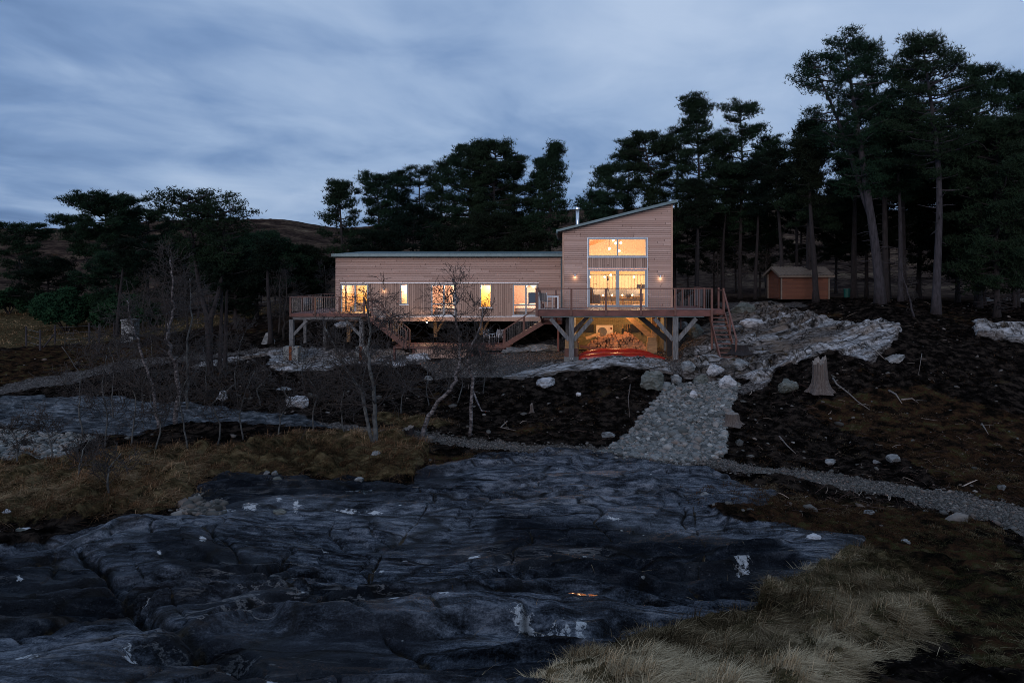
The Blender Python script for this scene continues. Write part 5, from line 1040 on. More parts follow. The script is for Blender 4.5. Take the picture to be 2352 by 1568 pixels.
tchair('deck_chair', wx(700, 44), 44.2, Z2, .6, 'dark chair on the left deck near its lit corner', 'black')
# stairs and lower platform under the wing
ZP = wz(793, 41.6); 
stair('left_stair', 'timber stair running down right from the left deck', (wx(850, 41.7), 41.7, Z2-.05), (wx(937, 41.4), 41.4, ZP), .95, (1, 0, 0), 9, rails=(0, 1))
pf = empty('lower_platform', (wx(1010, 42), 42, ZP), 'low timber platform with board skirt beneath the wing', 'platform')
px0_, px1_ = wx(903, 41.2), wx(1174, 41.2)
m2 = MB()
for i in range(14): y = 41.25+i*.142; m2.box(px0_, px1_, y, y+.132, ZP-.035, ZP)
m2.build('deck_boards', M['deck'], pf); m2 = MB(); m2.box(px0_, px1_, 41.19, 41.245, ZP-.15, ZP+.003); m2.build('fascia', M['deckl'], pf)
m2 = MB(); m2.box(wx(953, 41.3), wx(1082, 41.3), 41.30, 41.36, ZP-1.1, ZP-.155); m2.build('skirt_boards', M['cedar_v'], pf)
for px in (906, 950, 1085, 1171): x = wx(px, 41.4); m2 = MB(); m2.box(x-.06, x+.06, 41.37, 41.5, H(x, 41.4)-.3, ZP-.04); m2.build('post', M['deck'], pf)
stair('platform_steps', 'three wide timber steps from the low platform to the gravel', (wx(1128, 41.2), 41.15, ZP-.05), (wx(1135, 40), 40.1, ZP-.80), 1.45, (0, -1, 0), 4, rails=(), rod=False)
stair('upper_stair', 'timber stair climbing right from the low platform to the landing at the wing', (wx(1249, 41.6), 41.6, zw0-.02), (wx(1158, 41.6), 41.6, ZP), .9, (-1, 0, 0), 9, rails=(0, 1))
ln = empty('wing_landing', (-.9, 42.4, zw0), 'small timber landing between the wing and the main deck', 'landing')
m2 = MB(); m2.box(wx(1250, 41.6), GX0-.03, 41.05, 43.9, zw0-.06, zw0-.02); m2.build('deck_boards', M['deck'], ln); m2 = MB(); m2.box(wx(1250, 41.6), GX0-.03, 41.0, 41.045, zw0-.26, zw0-.015); m2.build('fascia', M['deck'], ln)
m2 = MB(); m2.box(-.4, -.28, 41.1, 41.22, H(-.35, 41.1)-.2, zw0-.062); m2.build('post', M['deck'], ln)
stair('deck_steps', 'few timber steps from the left end of the main deck down to the landing', (DX0+.55, 37.2, ZD-.04), (DX0+.55, 41.0, zw0-.03), .9, (0, 1, 0), 6, rails=(0, 1))
tchair('metal_chair', wx(1124, 42.4), 42.3, ZP, .9, 'steel tube chair at left on the low platform', 'sill', 'chairs on the low platform')
tchair('metal_chair', wx(1143, 42.6), 42.6, ZP, -.5, 'steel tube chair at right on the low platform', 'sill', 'chairs on the low platform')
# ================================================================ shed among the pines
she = empty('garden_shed', (0, 0, 0), 'small red cedar shed with a ribbed pitched roof under the pines', 'shed')
def shed():
    d1 = 47.0; A = PW(1795, 684, d1)      # near corner; long side runs right and away
    u_ = Vector((1, .12, 0)).normalized(); v_ = Vector((-u_.y, u_.x, 0)); Ls = 3.45; Wd = 2.2
    zb_ = A.z-.1; hE = wz(630, d1)-zb_; hR = hE+.46
    def P(a, b, c): return A+u_*a+v_*b+Vector((0, 0, c-.1))
    bx = MB()
    q = [P(0,0,0), P(Ls,0,0), P(Ls,Wd,0), P(0,Wd,0), P(0,0,hE), P(Ls,0,hE), P(Ls,Wd,hE), P(0,Wd,hE), P(0,Wd/2,hR), P(Ls,Wd/2,hR)]
    bx.add(q, [(0,1,5,4), (2,3,7,6), (3,0,4,8,7), (1,2,6,9,5)]); bx.build('wall', M['shedw'], she)
    rf = MB(); o_ = .28; sl = (hR-hE)/(Wd/2)
    n = 34
    for side in (0, 1):
        ye, yr_ = (-o_, Wd/2) if side == 0 else (Wd+o_, Wd/2)
        pts = []
        for i in range(n+1):
            a_ = -o_+(Ls+2*o_)*i/n; w_ = .035 if i % 2 else 0; pts += [P(a_, ye, hE-o_*sl+.05+w_), P(a_, yr_, hR+.05+w_)]
        rf.add(pts, [(2*i, 2*i+2, 2*i+3, 2*i+1) for i in range(n)])
    rf.build('roof', M['larch2'], she)
    tr = MB(); tr.bar(P(-o_, -o_, hE-o_*sl-.03), P(Ls+o_, -o_, hE-o_*sl-.03), .03, .12)
    for e_ in (-o_, Ls+o_): tr.bar(P(e_, -o_-.02, hE-o_*sl-.02), P(e_, Wd/2, hR-.01), .03, .15); tr.bar(P(e_, Wd+o_+.02, hE-o_*sl-.02), P(e_, Wd/2, hR-.01), .03, .15)
    tr.build('bargeboard', M['larch2'], she)
    ct_ = MB()
    for a_, b_ in ((0, 0), (Ls, 0), (0, Wd)): ct_.bar(P(a_, b_, 0)+(-u_-v_)*.012, P(a_, b_, hE)+(-u_-v_)*.012, .09, .09)
    ct_.build('corner_post', M['larch2'], she)
    dr = MB(); dr.add([P(-.02, .3, .1), P(-.02, 1.2, .1), P(-.02, 1.2, hE-.05), P(-.02, .3, hE-.05), P(-.05, .3, .1), P(-.05, 1.2, .1), P(-.05, 1.2, hE-.05), P(-.05, .3, hE-.05)], [(0,1,2,3),(7,6,5,4),(0,4,5,1),(1,5,6,2),(2,6,7,3),(3,7,4,0)])
    d_ = dr.build('door', M['shedw'], she); hd = MB(); hd.tube([P(-.06, .4, 1.0), P(-.10, .4, 1.0)], .03, 8); hd.build('handle', M['black'], d_)
M['larch2'] = simple('shed_roof_sheet', (.12,.095,.075), .6, .2, 5)
shed()
for i, px in enumerate((1945, 1954)):
    q = at(px, 690, 51); m2 = MB(); r_ = .24; m2.tube([q, q+Vector((0,0,.7))], [r_*.85, r_], 14); o_ = m2.build('plastic_drum', M['green']); m2 = MB(); m2.tube([q+Vector((0,0,.702)), q+Vector((0,0,.75))], r_*1.08, 14); m2.build('lid', M['green'], o_)
    tag(o_, 'green plastic drum %s' % ('nearer the shed wall' if i == 0 else 'behind the first drum, deeper under the pines'), 'drum', 'green drums by the shed')
# ================================================================ trees
def tri_tufts(C, L, wd, rg, up=.5, k=5):
    """needle sprays: k slim triangles fanned round each centre"""
    n = len(C); D = rg.normal(0, 1, (n, k, 3)); D[..., 2] = np.abs(D[..., 2])*.9+up-.25; D /= np.linalg.norm(D, axis=-1, keepdims=True)
    Lk = L*rg.uniform(.6, 1.25, (n, k, 1)); S_ = rg.normal(0, 1, (n, k, 3)); S_ -= D*(S_*D).sum(-1, keepdims=True); S_ /= np.linalg.norm(S_, axis=-1, keepdims=True)
    base = C[:, None]; V = np.stack([base-S_*wd*.5-D*Lk*.2, base+S_*wd*.5-D*Lk*.2, base+D*Lk], 2).reshape(-1, 3)
    return V, np.arange(len(V)).reshape(-1, 3)
PROF = {
 'dome': lambda t: math.sqrt(max(0, 1-((t-.30)/.72)**2)) if t > .30 else .65+.35*t/.3,
 'column': lambda t: .42+.6*math.sin(min(1, t*1.05+.12)*math.pi)**.8*(1-.35*t),
 'cone': lambda t: (1-t)**.75*.95+.08,
 'flat': lambda t: .35+.65*t if t < .82 else 1.0*(1-((t-.82)/.2)**2*.55),
 'irreg': lambda t: (.55+.45*math.sin(t*9+1))*(1-.5*t)+.12,
 'round': lambda t: .25+.8*math.sin(min(max(t, 0), 1)*math.pi*.88+.18)**.7,
}
def pine_mesh(seed, h, rw, prof='dome', bf=.45, nl=46, lean=(0, 0), stems=None, tuft=(.27, .042), dens=80, dead=26, bend=.35, tr=.15, dropy=.12, cs=.78, gaps=.2):
    rs = random.Random(seed); rg = np.random.default_rng(seed); wood = MB(); clumps = []
    stems = stems or [(0.0, 0.0, 1.0, 0.0)]        # (x offset, y offset at top, height share, split height)
    for (ox, oy, hs, split) in stems:
        n = 12; pts = []; bx, by = 0, 0
        ph = rs.uniform(0, 6); ph2 = rs.uniform(0, 6)
        for i in range(n+1):
            t = i/n; s_ = max(0, (t-split)/(1-split)) if split < 1 else 0
            b_ = bend*h*.05
            pts.append(Vector((lean[0]*t**1.5+ox*s_**.8+math.sin(t*4.3+ph)*b_*t, lean[1]*t**1.5+oy*s_**.8+math.cos(t*3.7+ph2)*b_*t, t*h*hs)))
        rad = [tr*(1-i/n)**.8*(.75 if split else 1)+.025 for i in range(n+1)]; rad[0] *= 1.35
        wood.tube(pts, rad, 8)
        def tp(t):
            k = min(int(t*n), n-1); return pts[k].lerp(pts[k+1], t*n-k)
        NL = int(nl*1.22/len(stems))
        for j in range(NL):
            tt = (j+.5)/NL; t = bf+(1-bf)*tt**.9
            if rs.random() < gaps and tt < .85: continue
            R_ = rw*PROF[prof](tt)*rs.uniform(.5, 1.15)*(.75 if len(stems) > 1 else 1); a_ = j*2.399+rs.uniform(-.5, .5)
            p = tp(min(t, .985)); dz = min(rs.uniform(.05, .55)*R_*(1 if tt > .3 else .5)-dropy*R_*(1-tt), h*hs+.1-p.z); dr = Vector((math.cos(a_), math.sin(a_), 0))
            q = [p]; m_ = 5
            for k in range(1, m_+1):
                u_ = k/m_; q.append(p+dr*R_*u_+Vector((rs.gauss(0, .05), rs.gauss(0, .05), 0))*R_+Vector((0, 0, dz*u_+math.sin(u_*3.1)*-.06*R_)))
            r0 = .018+.020*R_*(tr/.22)**.5; wood.tube(q, [r0*(1-.75*k/m_)+.006 for k in range(m_+1)], 5, False)
            nc = max(2, int(R_*1.5/cs))
            for c_ in range(nc):
                u_ = 1-(c_/nc)*.68; k = min(int(u_*m_), m_-1); b_ = q[k].lerp(q[k+1], u_*m_-k)
                sd2 = Vector((-dr.y, dr.x, 0))*rs.gauss(0, .22*R_*(.5+.6*c_/nc)); cc = b_+sd2+Vector((0, 0, rs.uniform(.02, .28)*cs))
                if sd2.length > .2: wood.tube([b_, b_.lerp(cc, .6)+Vector((0,0,-.05)), cc], [.016, .011, .005], 3, False)
                s_ = cs*rs.uniform(.42, .8); clumps.append((cc, s_, s_*rs.uniform(.34, .62), rs.random()))
        clumps.append((tp(.985), .5*cs, .3*cs, .5))
    for j in range(dead):                        # bare snags below the crown
        t = rs.uniform(bf*.35, bf*1.05); a_ = rs.uniform(0, 6.28); L = rs.uniform(.4, 1.0)*rw*.55; k = min(int(t*12), 11); p = pts[k].lerp(pts[k+1], t*12-k)
        d_ = Vector((math.cos(a_), math.sin(a_), rs.uniform(-.35, .2))); wood.tube([p, p+d_*L*.5, p+d_*L+Vector((0, 0, rs.uniform(-.2, .3)))], [.035, .022, .006], 4, False)
    Cs = []
    for c_, rh, rv, _ in clumps:
        n = max(8, int(dens*(rh/.6)**2)); n = int(n*.95); X = np.clip(rg.normal(0, .52, (n, 3)), -1.35, 1.35)
        Cs.append(np.array(c_[:])+X*np.array([rh, rh, rv]))
    C = np.concatenate(Cs); V, Fc = tri_tufts(C, tuft[0], tuft[1], rg)
    return wood, V, Fc
def pine(seed, loc, label, group, h, rw, matb='bark', matn='needle', name='pine_tree', **kw):
    wood, V, Fc = pine_mesh(seed, h, rw, **kw)
    e_ = empty(name, loc, label, 'pine tree', group)
    w_ = wood.build('trunk', M[matb], None, True); w_.parent = e_
    c_ = npmesh('crown', V, Fc, M[matn]); c_.parent = e_
    return e_
def dup(root, loc, rotz, sc, label, group):
    r = root.copy(); COL.objects.link(r); r.location = loc; r.rotation_euler = (0, 0, rotz); r.scale = sc if hasattr(sc, '__len__') else (sc, sc, sc); r['label'] = label; r['group'] = group
    for ch in list(root.children):
        c_ = ch.copy(); COL.objects.link(c_); c_.parent = r
    return r
def tree(px, top, d, wpx, label, group, basepx=None, seed=0, hs=1.0, **kw):
    """a pine whose top is sighted at (px, top) from d metres, crown wpx wide"""
    bx = basepx if basepx is not None else px
    b_ = Vector((wx(bx, d), d, 0)); b_.z = H(b_.x, d)-.1; h = wz(top, d)-b_.z; rw = wpx/2/F*d
    lean = (wx(px, d)-b_.x, kw.pop('ly', 0)); return pine(seed, b_, label, group, h, rw, lean=lean, **kw)
tree_more = 1
GB = 'pines behind the flat roofed wing'; GR = 'tall pines on the right'; GL = 'pines on the left slope'; GM = 'dark pines filling the right hand wood'
tree(785, 425, 58, 96, 'slim pine rising over the far left corner of the flat roof', GB, seed=1, prof='column', bf=.40, nl=44, gaps=.2, dens=80)
tree(868, 408, 60, 112, 'broad topped pine second from the left above the flat roof', GB, seed=2, prof='flat', bf=.42, nl=46, dens=80)
tree(915, 404, 65, 80, 'pine with a flat tufted top just behind the second pine above the roof', GB, seed=3, prof='flat', bf=.55, nl=34)
tree(968, 392, 66, 84, 'narrow round topped pine left of the big domed crown', GB, seed=4, prof='round', bf=.45, nl=40)
tree(1012, 378, 64, 80, 'pine shouldering the left side of the big domed crown', GB, seed=5, prof='column', bf=.45, nl=40)
tree(1075, 340, 60, 150, 'left stem of the big domed crown behind the wing', GB, seed=6, prof='dome', bf=.42, nl=64, dens=95)
tree(1140, 336, 58, 165, 'big domed pine, the broadest crown behind the wing', GB, seed=7, prof='dome', bf=.44, nl=70, dens=95)
tree(1185, 372, 61, 120, 'pine filling the right side of the big domed crown', GB, seed=8, prof='dome', bf=.42, nl=50)
tree(1272, 334, 56, 102, 'pointed pine standing left of the metal flue', GB, seed=9, prof='cone', bf=.35, nl=60, gaps=.15, basepx=1262)
tree(1236, 368, 60, 62, 'thin pine between the dome and the pointed pine', GB, seed=10, prof='column', bf=.5, nl=34)
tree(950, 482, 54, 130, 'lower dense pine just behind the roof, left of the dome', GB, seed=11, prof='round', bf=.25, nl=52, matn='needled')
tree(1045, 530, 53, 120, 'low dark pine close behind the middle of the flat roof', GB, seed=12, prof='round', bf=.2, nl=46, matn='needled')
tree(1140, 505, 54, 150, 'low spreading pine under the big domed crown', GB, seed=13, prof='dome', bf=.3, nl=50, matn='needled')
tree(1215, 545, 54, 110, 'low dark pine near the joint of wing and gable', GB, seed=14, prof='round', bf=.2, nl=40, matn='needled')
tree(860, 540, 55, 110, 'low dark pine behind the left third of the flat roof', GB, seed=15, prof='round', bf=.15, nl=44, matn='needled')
# right of the gable
tree(1478, 312, 56, 190, 'wide irregular pine leaning over the gable roof', GR, seed=20, prof='irreg', bf=.32, nl=58, basepx=1520, gaps=.05, dens=95)
tree(1400, 385, 52, 120, 'small tufted pine peeping over the low end of the gable roof', GR, seed=21, prof='irreg', bf=.35, nl=44, gaps=.05)
tree(1440, 345, 58, 110, 'thin pine standing behind the low end of the gable roof', GR, seed=27, prof='irreg', bf=.35, nl=44)
tree(1365, 450, 50, 80, 'low tufted pine right beside the metal flue', GR, seed=28, prof='round', bf=.2, nl=36)
tree(1600, 230, 54, 130, 'tall pine directly behind the high corner of the gable', GR, seed=22, prof='column', bf=.38, nl=60, gaps=.1, dens=95)
tree(1700, 245, 56, 130, 'tall round headed pine midway between gable and giants', GR, seed=23, prof='round', bf=.35, nl=58, dens=80)
tree(1660, 330, 60, 120, 'pine filling the gap behind the tall pair right of the gable', GR, seed=24, prof='column', bf=.3, nl=46)
tree(1765, 320, 60, 110, 'mid height pine left of the giant pines', GR, seed=25, prof='column', bf=.35, nl=46)
tree(1550, 300, 60, 90, 'pine crown behind the roof peak', GR, seed=26, prof='round', bf=.4, nl=40)
# the giants
tree(1925, 88, 41, 190, 'giant pine with forked pale trunk right of the shed', GR, basepx=2022, seed=30, prof='round', bf=.42, nl=84, matb='barkp', tr=.29, stems=[(0, 0, 1, 0), (-1.4, .8, .93, .34)], dens=80, cs=.8, tuft=(.22, .034), dead=20, gaps=.26, bend=.5)
tree(2000, 108, 44, 160, 'giant pine whose crown stands behind the forked one', GR, basepx=2035, seed=31, prof='column', bf=.40, nl=60, tr=.19, matn='needle', tuft=(.24, .036), gaps=.12)
tree(2140, 95, 38, 185, 'giant pine with pale leaning trunk farthest forward on the right', GR, basepx=2150, seed=32, prof='dome', bf=.45, nl=72, matb='barkp', tr=.21, dens=80, cs=.8, tuft=(.22, .034), dead=14, bend=.6)
tree(2085, 150, 46, 120, 'slender dark pine between the two giants', GR, basepx=2075, seed=33, prof='round', bf=.42, nl=52, tr=.2)
tree(2245, 158, 44, 120, 'dark pine with a round top right of the leaning giant', GR, seed=34, prof='round', bf=.4, nl=56)
tree(2335, 178, 44, 150, 'dark pine at the right edge of the view', GR, seed=35, prof='dome', bf=.35, nl=64)
tree(2290, 300, 38, 220, 'low spreading evergreen boughs on the far right', GR, seed=36, prof='round', bf=.12, nl=96, dens=100, matn='needle', tuft=(.24,.042))
tree(1850, 290, 48, 150, 'pine crown reaching left of the giant over the shed', GR, basepx=1862, seed=37, prof='irreg', bf=.42, nl=54, tr=.22, bend=.5)
tree(1905, 560, 44.2, 40, 'dark leaning pine trunk crossing the shed wall', GR, basepx=1912, seed=38, prof='round', bf=.9, nl=6, tr=.24) if False else None
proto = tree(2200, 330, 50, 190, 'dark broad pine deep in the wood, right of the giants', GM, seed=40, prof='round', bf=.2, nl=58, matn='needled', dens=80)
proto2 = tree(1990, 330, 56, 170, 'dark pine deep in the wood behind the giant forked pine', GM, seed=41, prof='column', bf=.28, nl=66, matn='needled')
k = 0
LB = ['behind the right edge', 'behind the shed ridge', 'between shed and giant trunk', 'right of the leaning giant trunk', 'just left of the shed', 'far behind the front stair', 'beyond the right gable corner', 'in the middle of the black wood', 'on the right flank of the black wood', 'lowest at the right edge', 'behind the drums', 'in the gap right of the gable', 'filling under the tallest crowns', 'beyond the right edge slab', 'in the shade behind the stump bank', 'deep behind the leaning giant']
for i, (px, top, d, s_) in enumerate([(2330, 300, 46, 1), (1840, 420, 62, 2), (1960, 360, 60, 2), (2260, 380, 45, 1), (1745, 480, 60, 2), (1640, 500, 62, 2), (1580, 500, 58, 2), (2110, 320, 54, 1), (2390, 250, 50, 1), (2330, 430, 42, 1), (1920, 420, 66, 2), (1690, 480, 66, 2), (2040, 260, 52, 2), (2480, 230, 52, 1), (2200, 420, 52, 1), (2150, 300, 58, 2)]):
    pr = proto if s_ == 1 else proto2; x = wx(px, d); z_ = H(x, d)-.1; h0 = wz(330, 50 if s_ == 1 else 56)-pr.location.z; h1 = wz(top, d)-z_
    dup(pr, (x, d, z_), rs.uniform(0, 6.28), (h1/h0*rs.uniform(.95, 1.2), h1/h0, h1/h0), 'dark pine ' + LB[i], GM)
# leaning trunk in front of the shed and other bare lower trunks
def trunk(px0, py0, px1, py1, d, r_, label, seed, matb='bark', crown=True, tw=70, top=None):
    top = top or py1; b_ = PW(px0, py0, d); b_.z = H(b_.x, d)-.1; h = wz(top, d)-b_.z
    return pine(seed, b_, label, 'bare lower trunks in the wood', h, tw/2/F*d, matb=matb, matn='needled', lean=(wx(px1, d)-b_.x, 0), tr=r_, bf=.6, nl=26, dead=8, prof='round', bend=.4)
trunk(1874, 690, 1850, 330, 45, .19, 'dark leaning trunk crossing in front of the shed wall', 50)
trunk(1795, 690, 1788, 350, 50, .15, 'straight dark trunk left of the shed', 51); trunk(1735, 690, 1740, 380, 54, .13, 'straight trunk between gable and shed', 52)
trunk(1662, 694, 1668, 400, 56, .11, 'thin trunk right of the side stair', 53); trunk(1962, 690, 1950, 300, 50, .22, 'thick black trunk between shed and forked giant', 54)
trunk(2068, 700, 2062, 280, 43, .14, 'slim trunk right of the forked giant', 55, 'barkp'); trunk(1830, 690, 1822, 380, 55, .14, 'dark trunk just behind the shed roof', 56)
trunk(1600, 695, 1606, 420, 52, .13, 'dark trunk seen over the deck stair', 57)
trunk(2250, 700, 2262, 330, 42, .14, 'dim trunk deep in the wood at right', 58)
# left slope pines
tree(40, 520, 72, 130, 'dark pine at the left edge of the view', GL, seed=60, prof='flat', bf=.35, nl=50, basepx=48)
tree(232, 456, 66, 200, 'windswept layered pine on the left with a slanting flat crown', GL, seed=61, prof='flat', bf=.40, nl=70, basepx=262, dens=95, tuft=(.26,.042))
tree(150, 500, 68, 90, 'left arm of the windswept pine reaching downhill', GL, seed=62, prof='flat', bf=.6, nl=26, basepx=235)
tree(340, 492, 74, 150, 'dark pine between the windswept and the forked pine', GL, seed=63, prof='round', bf=.3, nl=52)
tree(465, 450, 37, 235, 'forked pine with open spreading crown in the left middle ground', GL, seed=64, prof='flat', bf=.60, nl=74, basepx=482, stems=[(-1.1, 0, 1, .35), (1.2, .4, .93, .35)], tr=.20, tuft=(.15,.038), dens=85, cs=.62, bend=.7, gaps=.02, dropy=.05)
tree(590, 545, 56, 190, 'low wide pine right of the forked pine', GL, seed=65, prof='dome', bf=.3, nl=56, matn='needle')
tree(655, 570, 58, 130, 'dark pine crown between the forked pine and the house', GL, seed=85, prof='dome', bf=.25, nl=50)
tree(520, 545, 60, 150, 'pine crown filling behind the right arm of the forked pine', GL, seed=86, prof='dome', bf=.25, nl=50)
tree(690, 575, 60, 160, 'low dark pine left of the house corner', GL, seed=66, prof='dome', bf=.25, nl=50, matn='needled')
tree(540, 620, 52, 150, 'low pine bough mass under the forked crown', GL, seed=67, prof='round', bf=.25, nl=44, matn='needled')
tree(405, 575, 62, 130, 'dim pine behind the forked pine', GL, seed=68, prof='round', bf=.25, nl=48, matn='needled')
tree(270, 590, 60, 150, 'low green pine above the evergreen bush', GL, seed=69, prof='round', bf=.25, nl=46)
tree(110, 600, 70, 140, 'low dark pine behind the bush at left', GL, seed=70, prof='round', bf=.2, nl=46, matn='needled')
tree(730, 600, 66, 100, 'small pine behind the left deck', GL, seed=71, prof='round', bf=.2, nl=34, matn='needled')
def pole(px0, py0, px1, top, r_, label, seed, d=None):
    d = d or hit(px0, py0); b_ = at(px0, py0, d); h = wz(top, d)-b_.z
    pine(seed, b_, label, 'slender pine trunks on the left bank', h, .9, matb='bark', matn='needled', lean=(wx(px1, d)-b_.x, 0), tr=r_, bf=.72, nl=22, dead=10, prof='round', bend=.25, cs=.7, tuft=(.2, .05))
pole(505, 860, 512, 590, .11, 'slender straight trunk right of the forked pine', 72, 37.5); pole(517, 845, 528, 575, .10, 'second slender trunk right of the forked pine', 73, 39)
pole(270, 760, 285, 560, .12, 'grey trunk behind the stone gatepost', 74, 55); pole(622, 770, 610, 560, .16, 'leaning trunk left of the left deck', 75, 47)
# evergreen bushes
def bush(px, py, d, wpx, hpx, label, seed, mt='leaf'):
    rg = np.random.default_rng(seed); b_ = at(px, py, d); w_ = wpx/2/F*d; h = hpx/F*d; n = int(5200*min(1.6, w_/4)); C = []
    for i in range(46):
        a_ = rg.uniform(0, 6.28); r_ = rg.uniform(0, 1)**.5; c_ = np.array([math.cos(a_)*r_*w_*.85, math.sin(a_)*r_*w_*.5, h*(.2+.75*math.sqrt(max(0, 1-r_*r_))*rg.uniform(.6, 1))])
        X = rg.normal(0, 1, (n//46, 3)); X /= np.linalg.norm(X, axis=1, keepdims=True); C.append(c_+X*np.array([w_*.2, w_*.2, h*.2])*rg.uniform(.6, 1, (n//46, 1)))
    C = np.concatenate(C); C[:, 2] = np.maximum(C[:, 2], .05); V, Fc = tri_tufts(C, .30, .14, rg, .2, 4)
    e_ = empty('evergreen_bush', b_, label, 'bush', 'evergreen bushes on the left slope'); c_ = npmesh('foliage', V, Fc, M[mt]); c_.parent = e_
    m2 = MB()
    for i in range(7): a_ = i*.9; m2.tube([(0, 0, -.1), (math.cos(a_)*w_*.3, math.sin(a_)*w_*.2, h*.4), (math.cos(a_)*w_*.6, math.sin(a_)*w_*.35, h*.7)], [.07, .05, .02], 5, False)
    w2 = m2.build('branches', M['bark']); w2.parent = e_
bush(150, 738, 60, 200, 92, 'large glossy evergreen bush left of the gatepost', 80); bush(290, 742, 57, 170, 80, 'lower right half of the glossy evergreen bushes', 81)
bush(20, 705, 70, 110, 60, 'dark evergreen bush at the left edge', 82); bush(245, 700, 64, 150, 70, 'evergreen bush rising behind the other two', 83)
# ---------------------------------------------------------------- leafless trees and scrub
def bare(seed, base, h, r0, spread, label, group, mt='twig', mb_='twig', name='bare_tree', path=None, nb=26, depth=3, up=.5, tw=1.0):
    rs = random.Random(seed); wood = MB(); tw_ = MB()
    def branch(p, d_, L, r_, lv):
        n = 5 if lv > 1 else 4; q = [p]; dd = d_.normalized(); rr = [r_]
        for i in range(n):
            dd = (dd+Vector((rs.gauss(0, .22), rs.gauss(0, .22), rs.gauss(.06*up, .16)))).normalized(); q.append(q[-1]+dd*L/n); rr.append(max(.0062, r_*(1-.8*(i+1)/n)))
        (wood if lv >= depth else tw_).tube(q, rr, 5 if lv >= depth else 3, False)
        if lv <= 0: return
        k = {3: 5, 2: 5, 1: 4}.get(lv, 4)
        for j in range(int(k*tw+rs.random())):
            t = rs.uniform(.25, 1)*n; i = min(int(t), n-1); pp = q[i].lerp(q[i+1], t-i); dr = (q[i+1]-q[i]).normalized()
            ax = dr.orthogonal().normalized(); ax.rotate(__import__('mathutils').Quaternion(dr, rs.uniform(0, 6.28)))
            nd = dr*math.cos(.75)+ax*math.sin(rs.uniform(.5, 1.0)); branch(pp, nd, L*rs.uniform(.42, .68), max(.0062, rr[i]*.55), lv-1)
    base = Vector(base); e_ = empty(name, base, label, 'tree' if 'tree' in name or 'birch' in name else 'shrub', group)
    path = path or [(0, 0, -.1), (rs.gauss(0, .1), rs.gauss(0, .1), h*.3), (rs.gauss(0, .2), rs.gauss(0, .15), h*.6), (rs.gauss(0, .3), rs.gauss(0, .2), h*.85)]
    q = [Vector(p) for p in path]
    fine = []                                     # smooth the leading stem
    for i in range(len(q)-1):
        for k in range(4): fine.append(q[i].lerp(q[i+1], k/4)+Vector((rs.gauss(0, .012), rs.gauss(0, .012), 0))*h*.4)
    fine.append(q[-1]); n = len(fine)
    wood.tube(fine, [r0*(1-.78*i/(n-1))+.004 for i in range(n)], 8)
    for j in range(nb):
        t = rs.uniform(.22, 1)*(n-1); i = min(int(t), n-2); pp = fine[i].lerp(fine[i+1], t-i); a_ = rs.uniform(0, 6.28); f_ = t/(n-1)
        d_ = Vector((math.cos(a_), math.sin(a_)*.8, up*rs.uniform(.3, 1.5))); branch(pp, d_, spread*(1.05-.5*f_)*rs.uniform(.5, 1), r0*(1-.75*f_)*.42, depth-1)
    a = wood.build('trunk', M[mb_], None, True); a.parent = e_; b = tw_.build('twigs', M[mt]); b.parent = e_
    return e_
def pathpx(d, pts):
    b_ = PW(*pts[0], d); b_.z = H(b_.x, d); r = []
    for i, (a, c) in enumerate(pts): q = PW(a, c, d+.15*math.sin(i*1.7)*i*.5); r.append((q.x-b_.x, q.y-d, q.z-b_.z if i else -.15))
    return b_, r
GBi = 'leafless birches in the middle ground'
b_, p_ = pathpx(24.5, [(402, 985), (408, 910), (403, 840), (385, 780), (388, 745), (402, 705), (397, 640), (392, 590)]); bare(100, b_, 6, .085, 1.7, 'curving white birch trunk in the left middle ground', GBi, mb_='birch', path=p_, nb=46, name='birch_tree')
b_, p_ = pathpx(24, [(365, 985), (352, 900), (330, 830), (316, 780), (300, 735), (292, 690)]); bare(101, b_, 4.5, .06, 1.5, 'thinner pale birch leaning left of the curving white one', GBi, mb_='birch', path=p_, nb=26, name='birch_tree')
b_, p_ = pathpx(27, [(428, 960), (432, 880), (428, 800), (440, 730), (436, 640)]); bare(102, b_, 5, .06, 1.4, 'slender dark birch right behind the curving white trunk', GBi, mb_='twigg', path=p_, nb=26, name='birch_tree')
b_, p_ = pathpx(20.5, [(864, 1030), (862, 960), (858, 900), (852, 850), (846, 800), (850, 740), (838, 690)]); bare(103, b_, 4.6, .075, 1.9, 'bare grey tree standing alone before the left stair', GBi, mb_='twigg', path=p_, nb=42, name='bare_tree', depth=3, up=.45)
b_, p_ = pathpx(21, [(856, 960), (830, 900), (800, 855), (770, 800), (745, 750)]); bare(104, b_, 2.6, .055, 1.3, 'side stem leaning left from the lone grey tree', GBi, mb_='twigg', path=p_, nb=34, name='bare_tree')
b_, p_ = pathpx(22.5, [(965, 1000), (985, 955), (1010, 920), (1040, 885), (1052, 840), (1060, 790), (1045, 740), (1050, 690), (1040, 640)]); bare(105, b_, 5.2, .075, 1.9, 'mossy birch arching in front of the middle bedroom window', GBi, mb_='birch', path=p_, nb=32, name='birch_tree', up=.5)
b_, p_ = pathpx(22.8, [(1078, 905), (1085, 870), (1075, 830), (1085, 790), (1105, 750), (1110, 700)]); bare(106, b_, 3.4, .06, 1.4, 'right hand stem of the birch clump before the platform steps', GBi, mb_='birch', path=p_, nb=26, name='birch_tree')
b_, p_ = pathpx(48, [(650, 790), (652, 730), (660, 680), (655, 620)]); bare(107, b_, 5.5, .09, 2.0, 'bare spreading tree beside the left deck railing', GBi, path=p_, nb=30, name='bare_tree')
b_, p_ = pathpx(52, [(745, 770), (750, 690), (745, 610)]); bare(108, b_, 5.5, .06, 1.6, 'bare sapling behind the left deck', GBi, path=p_, nb=20, name='bare_tree')
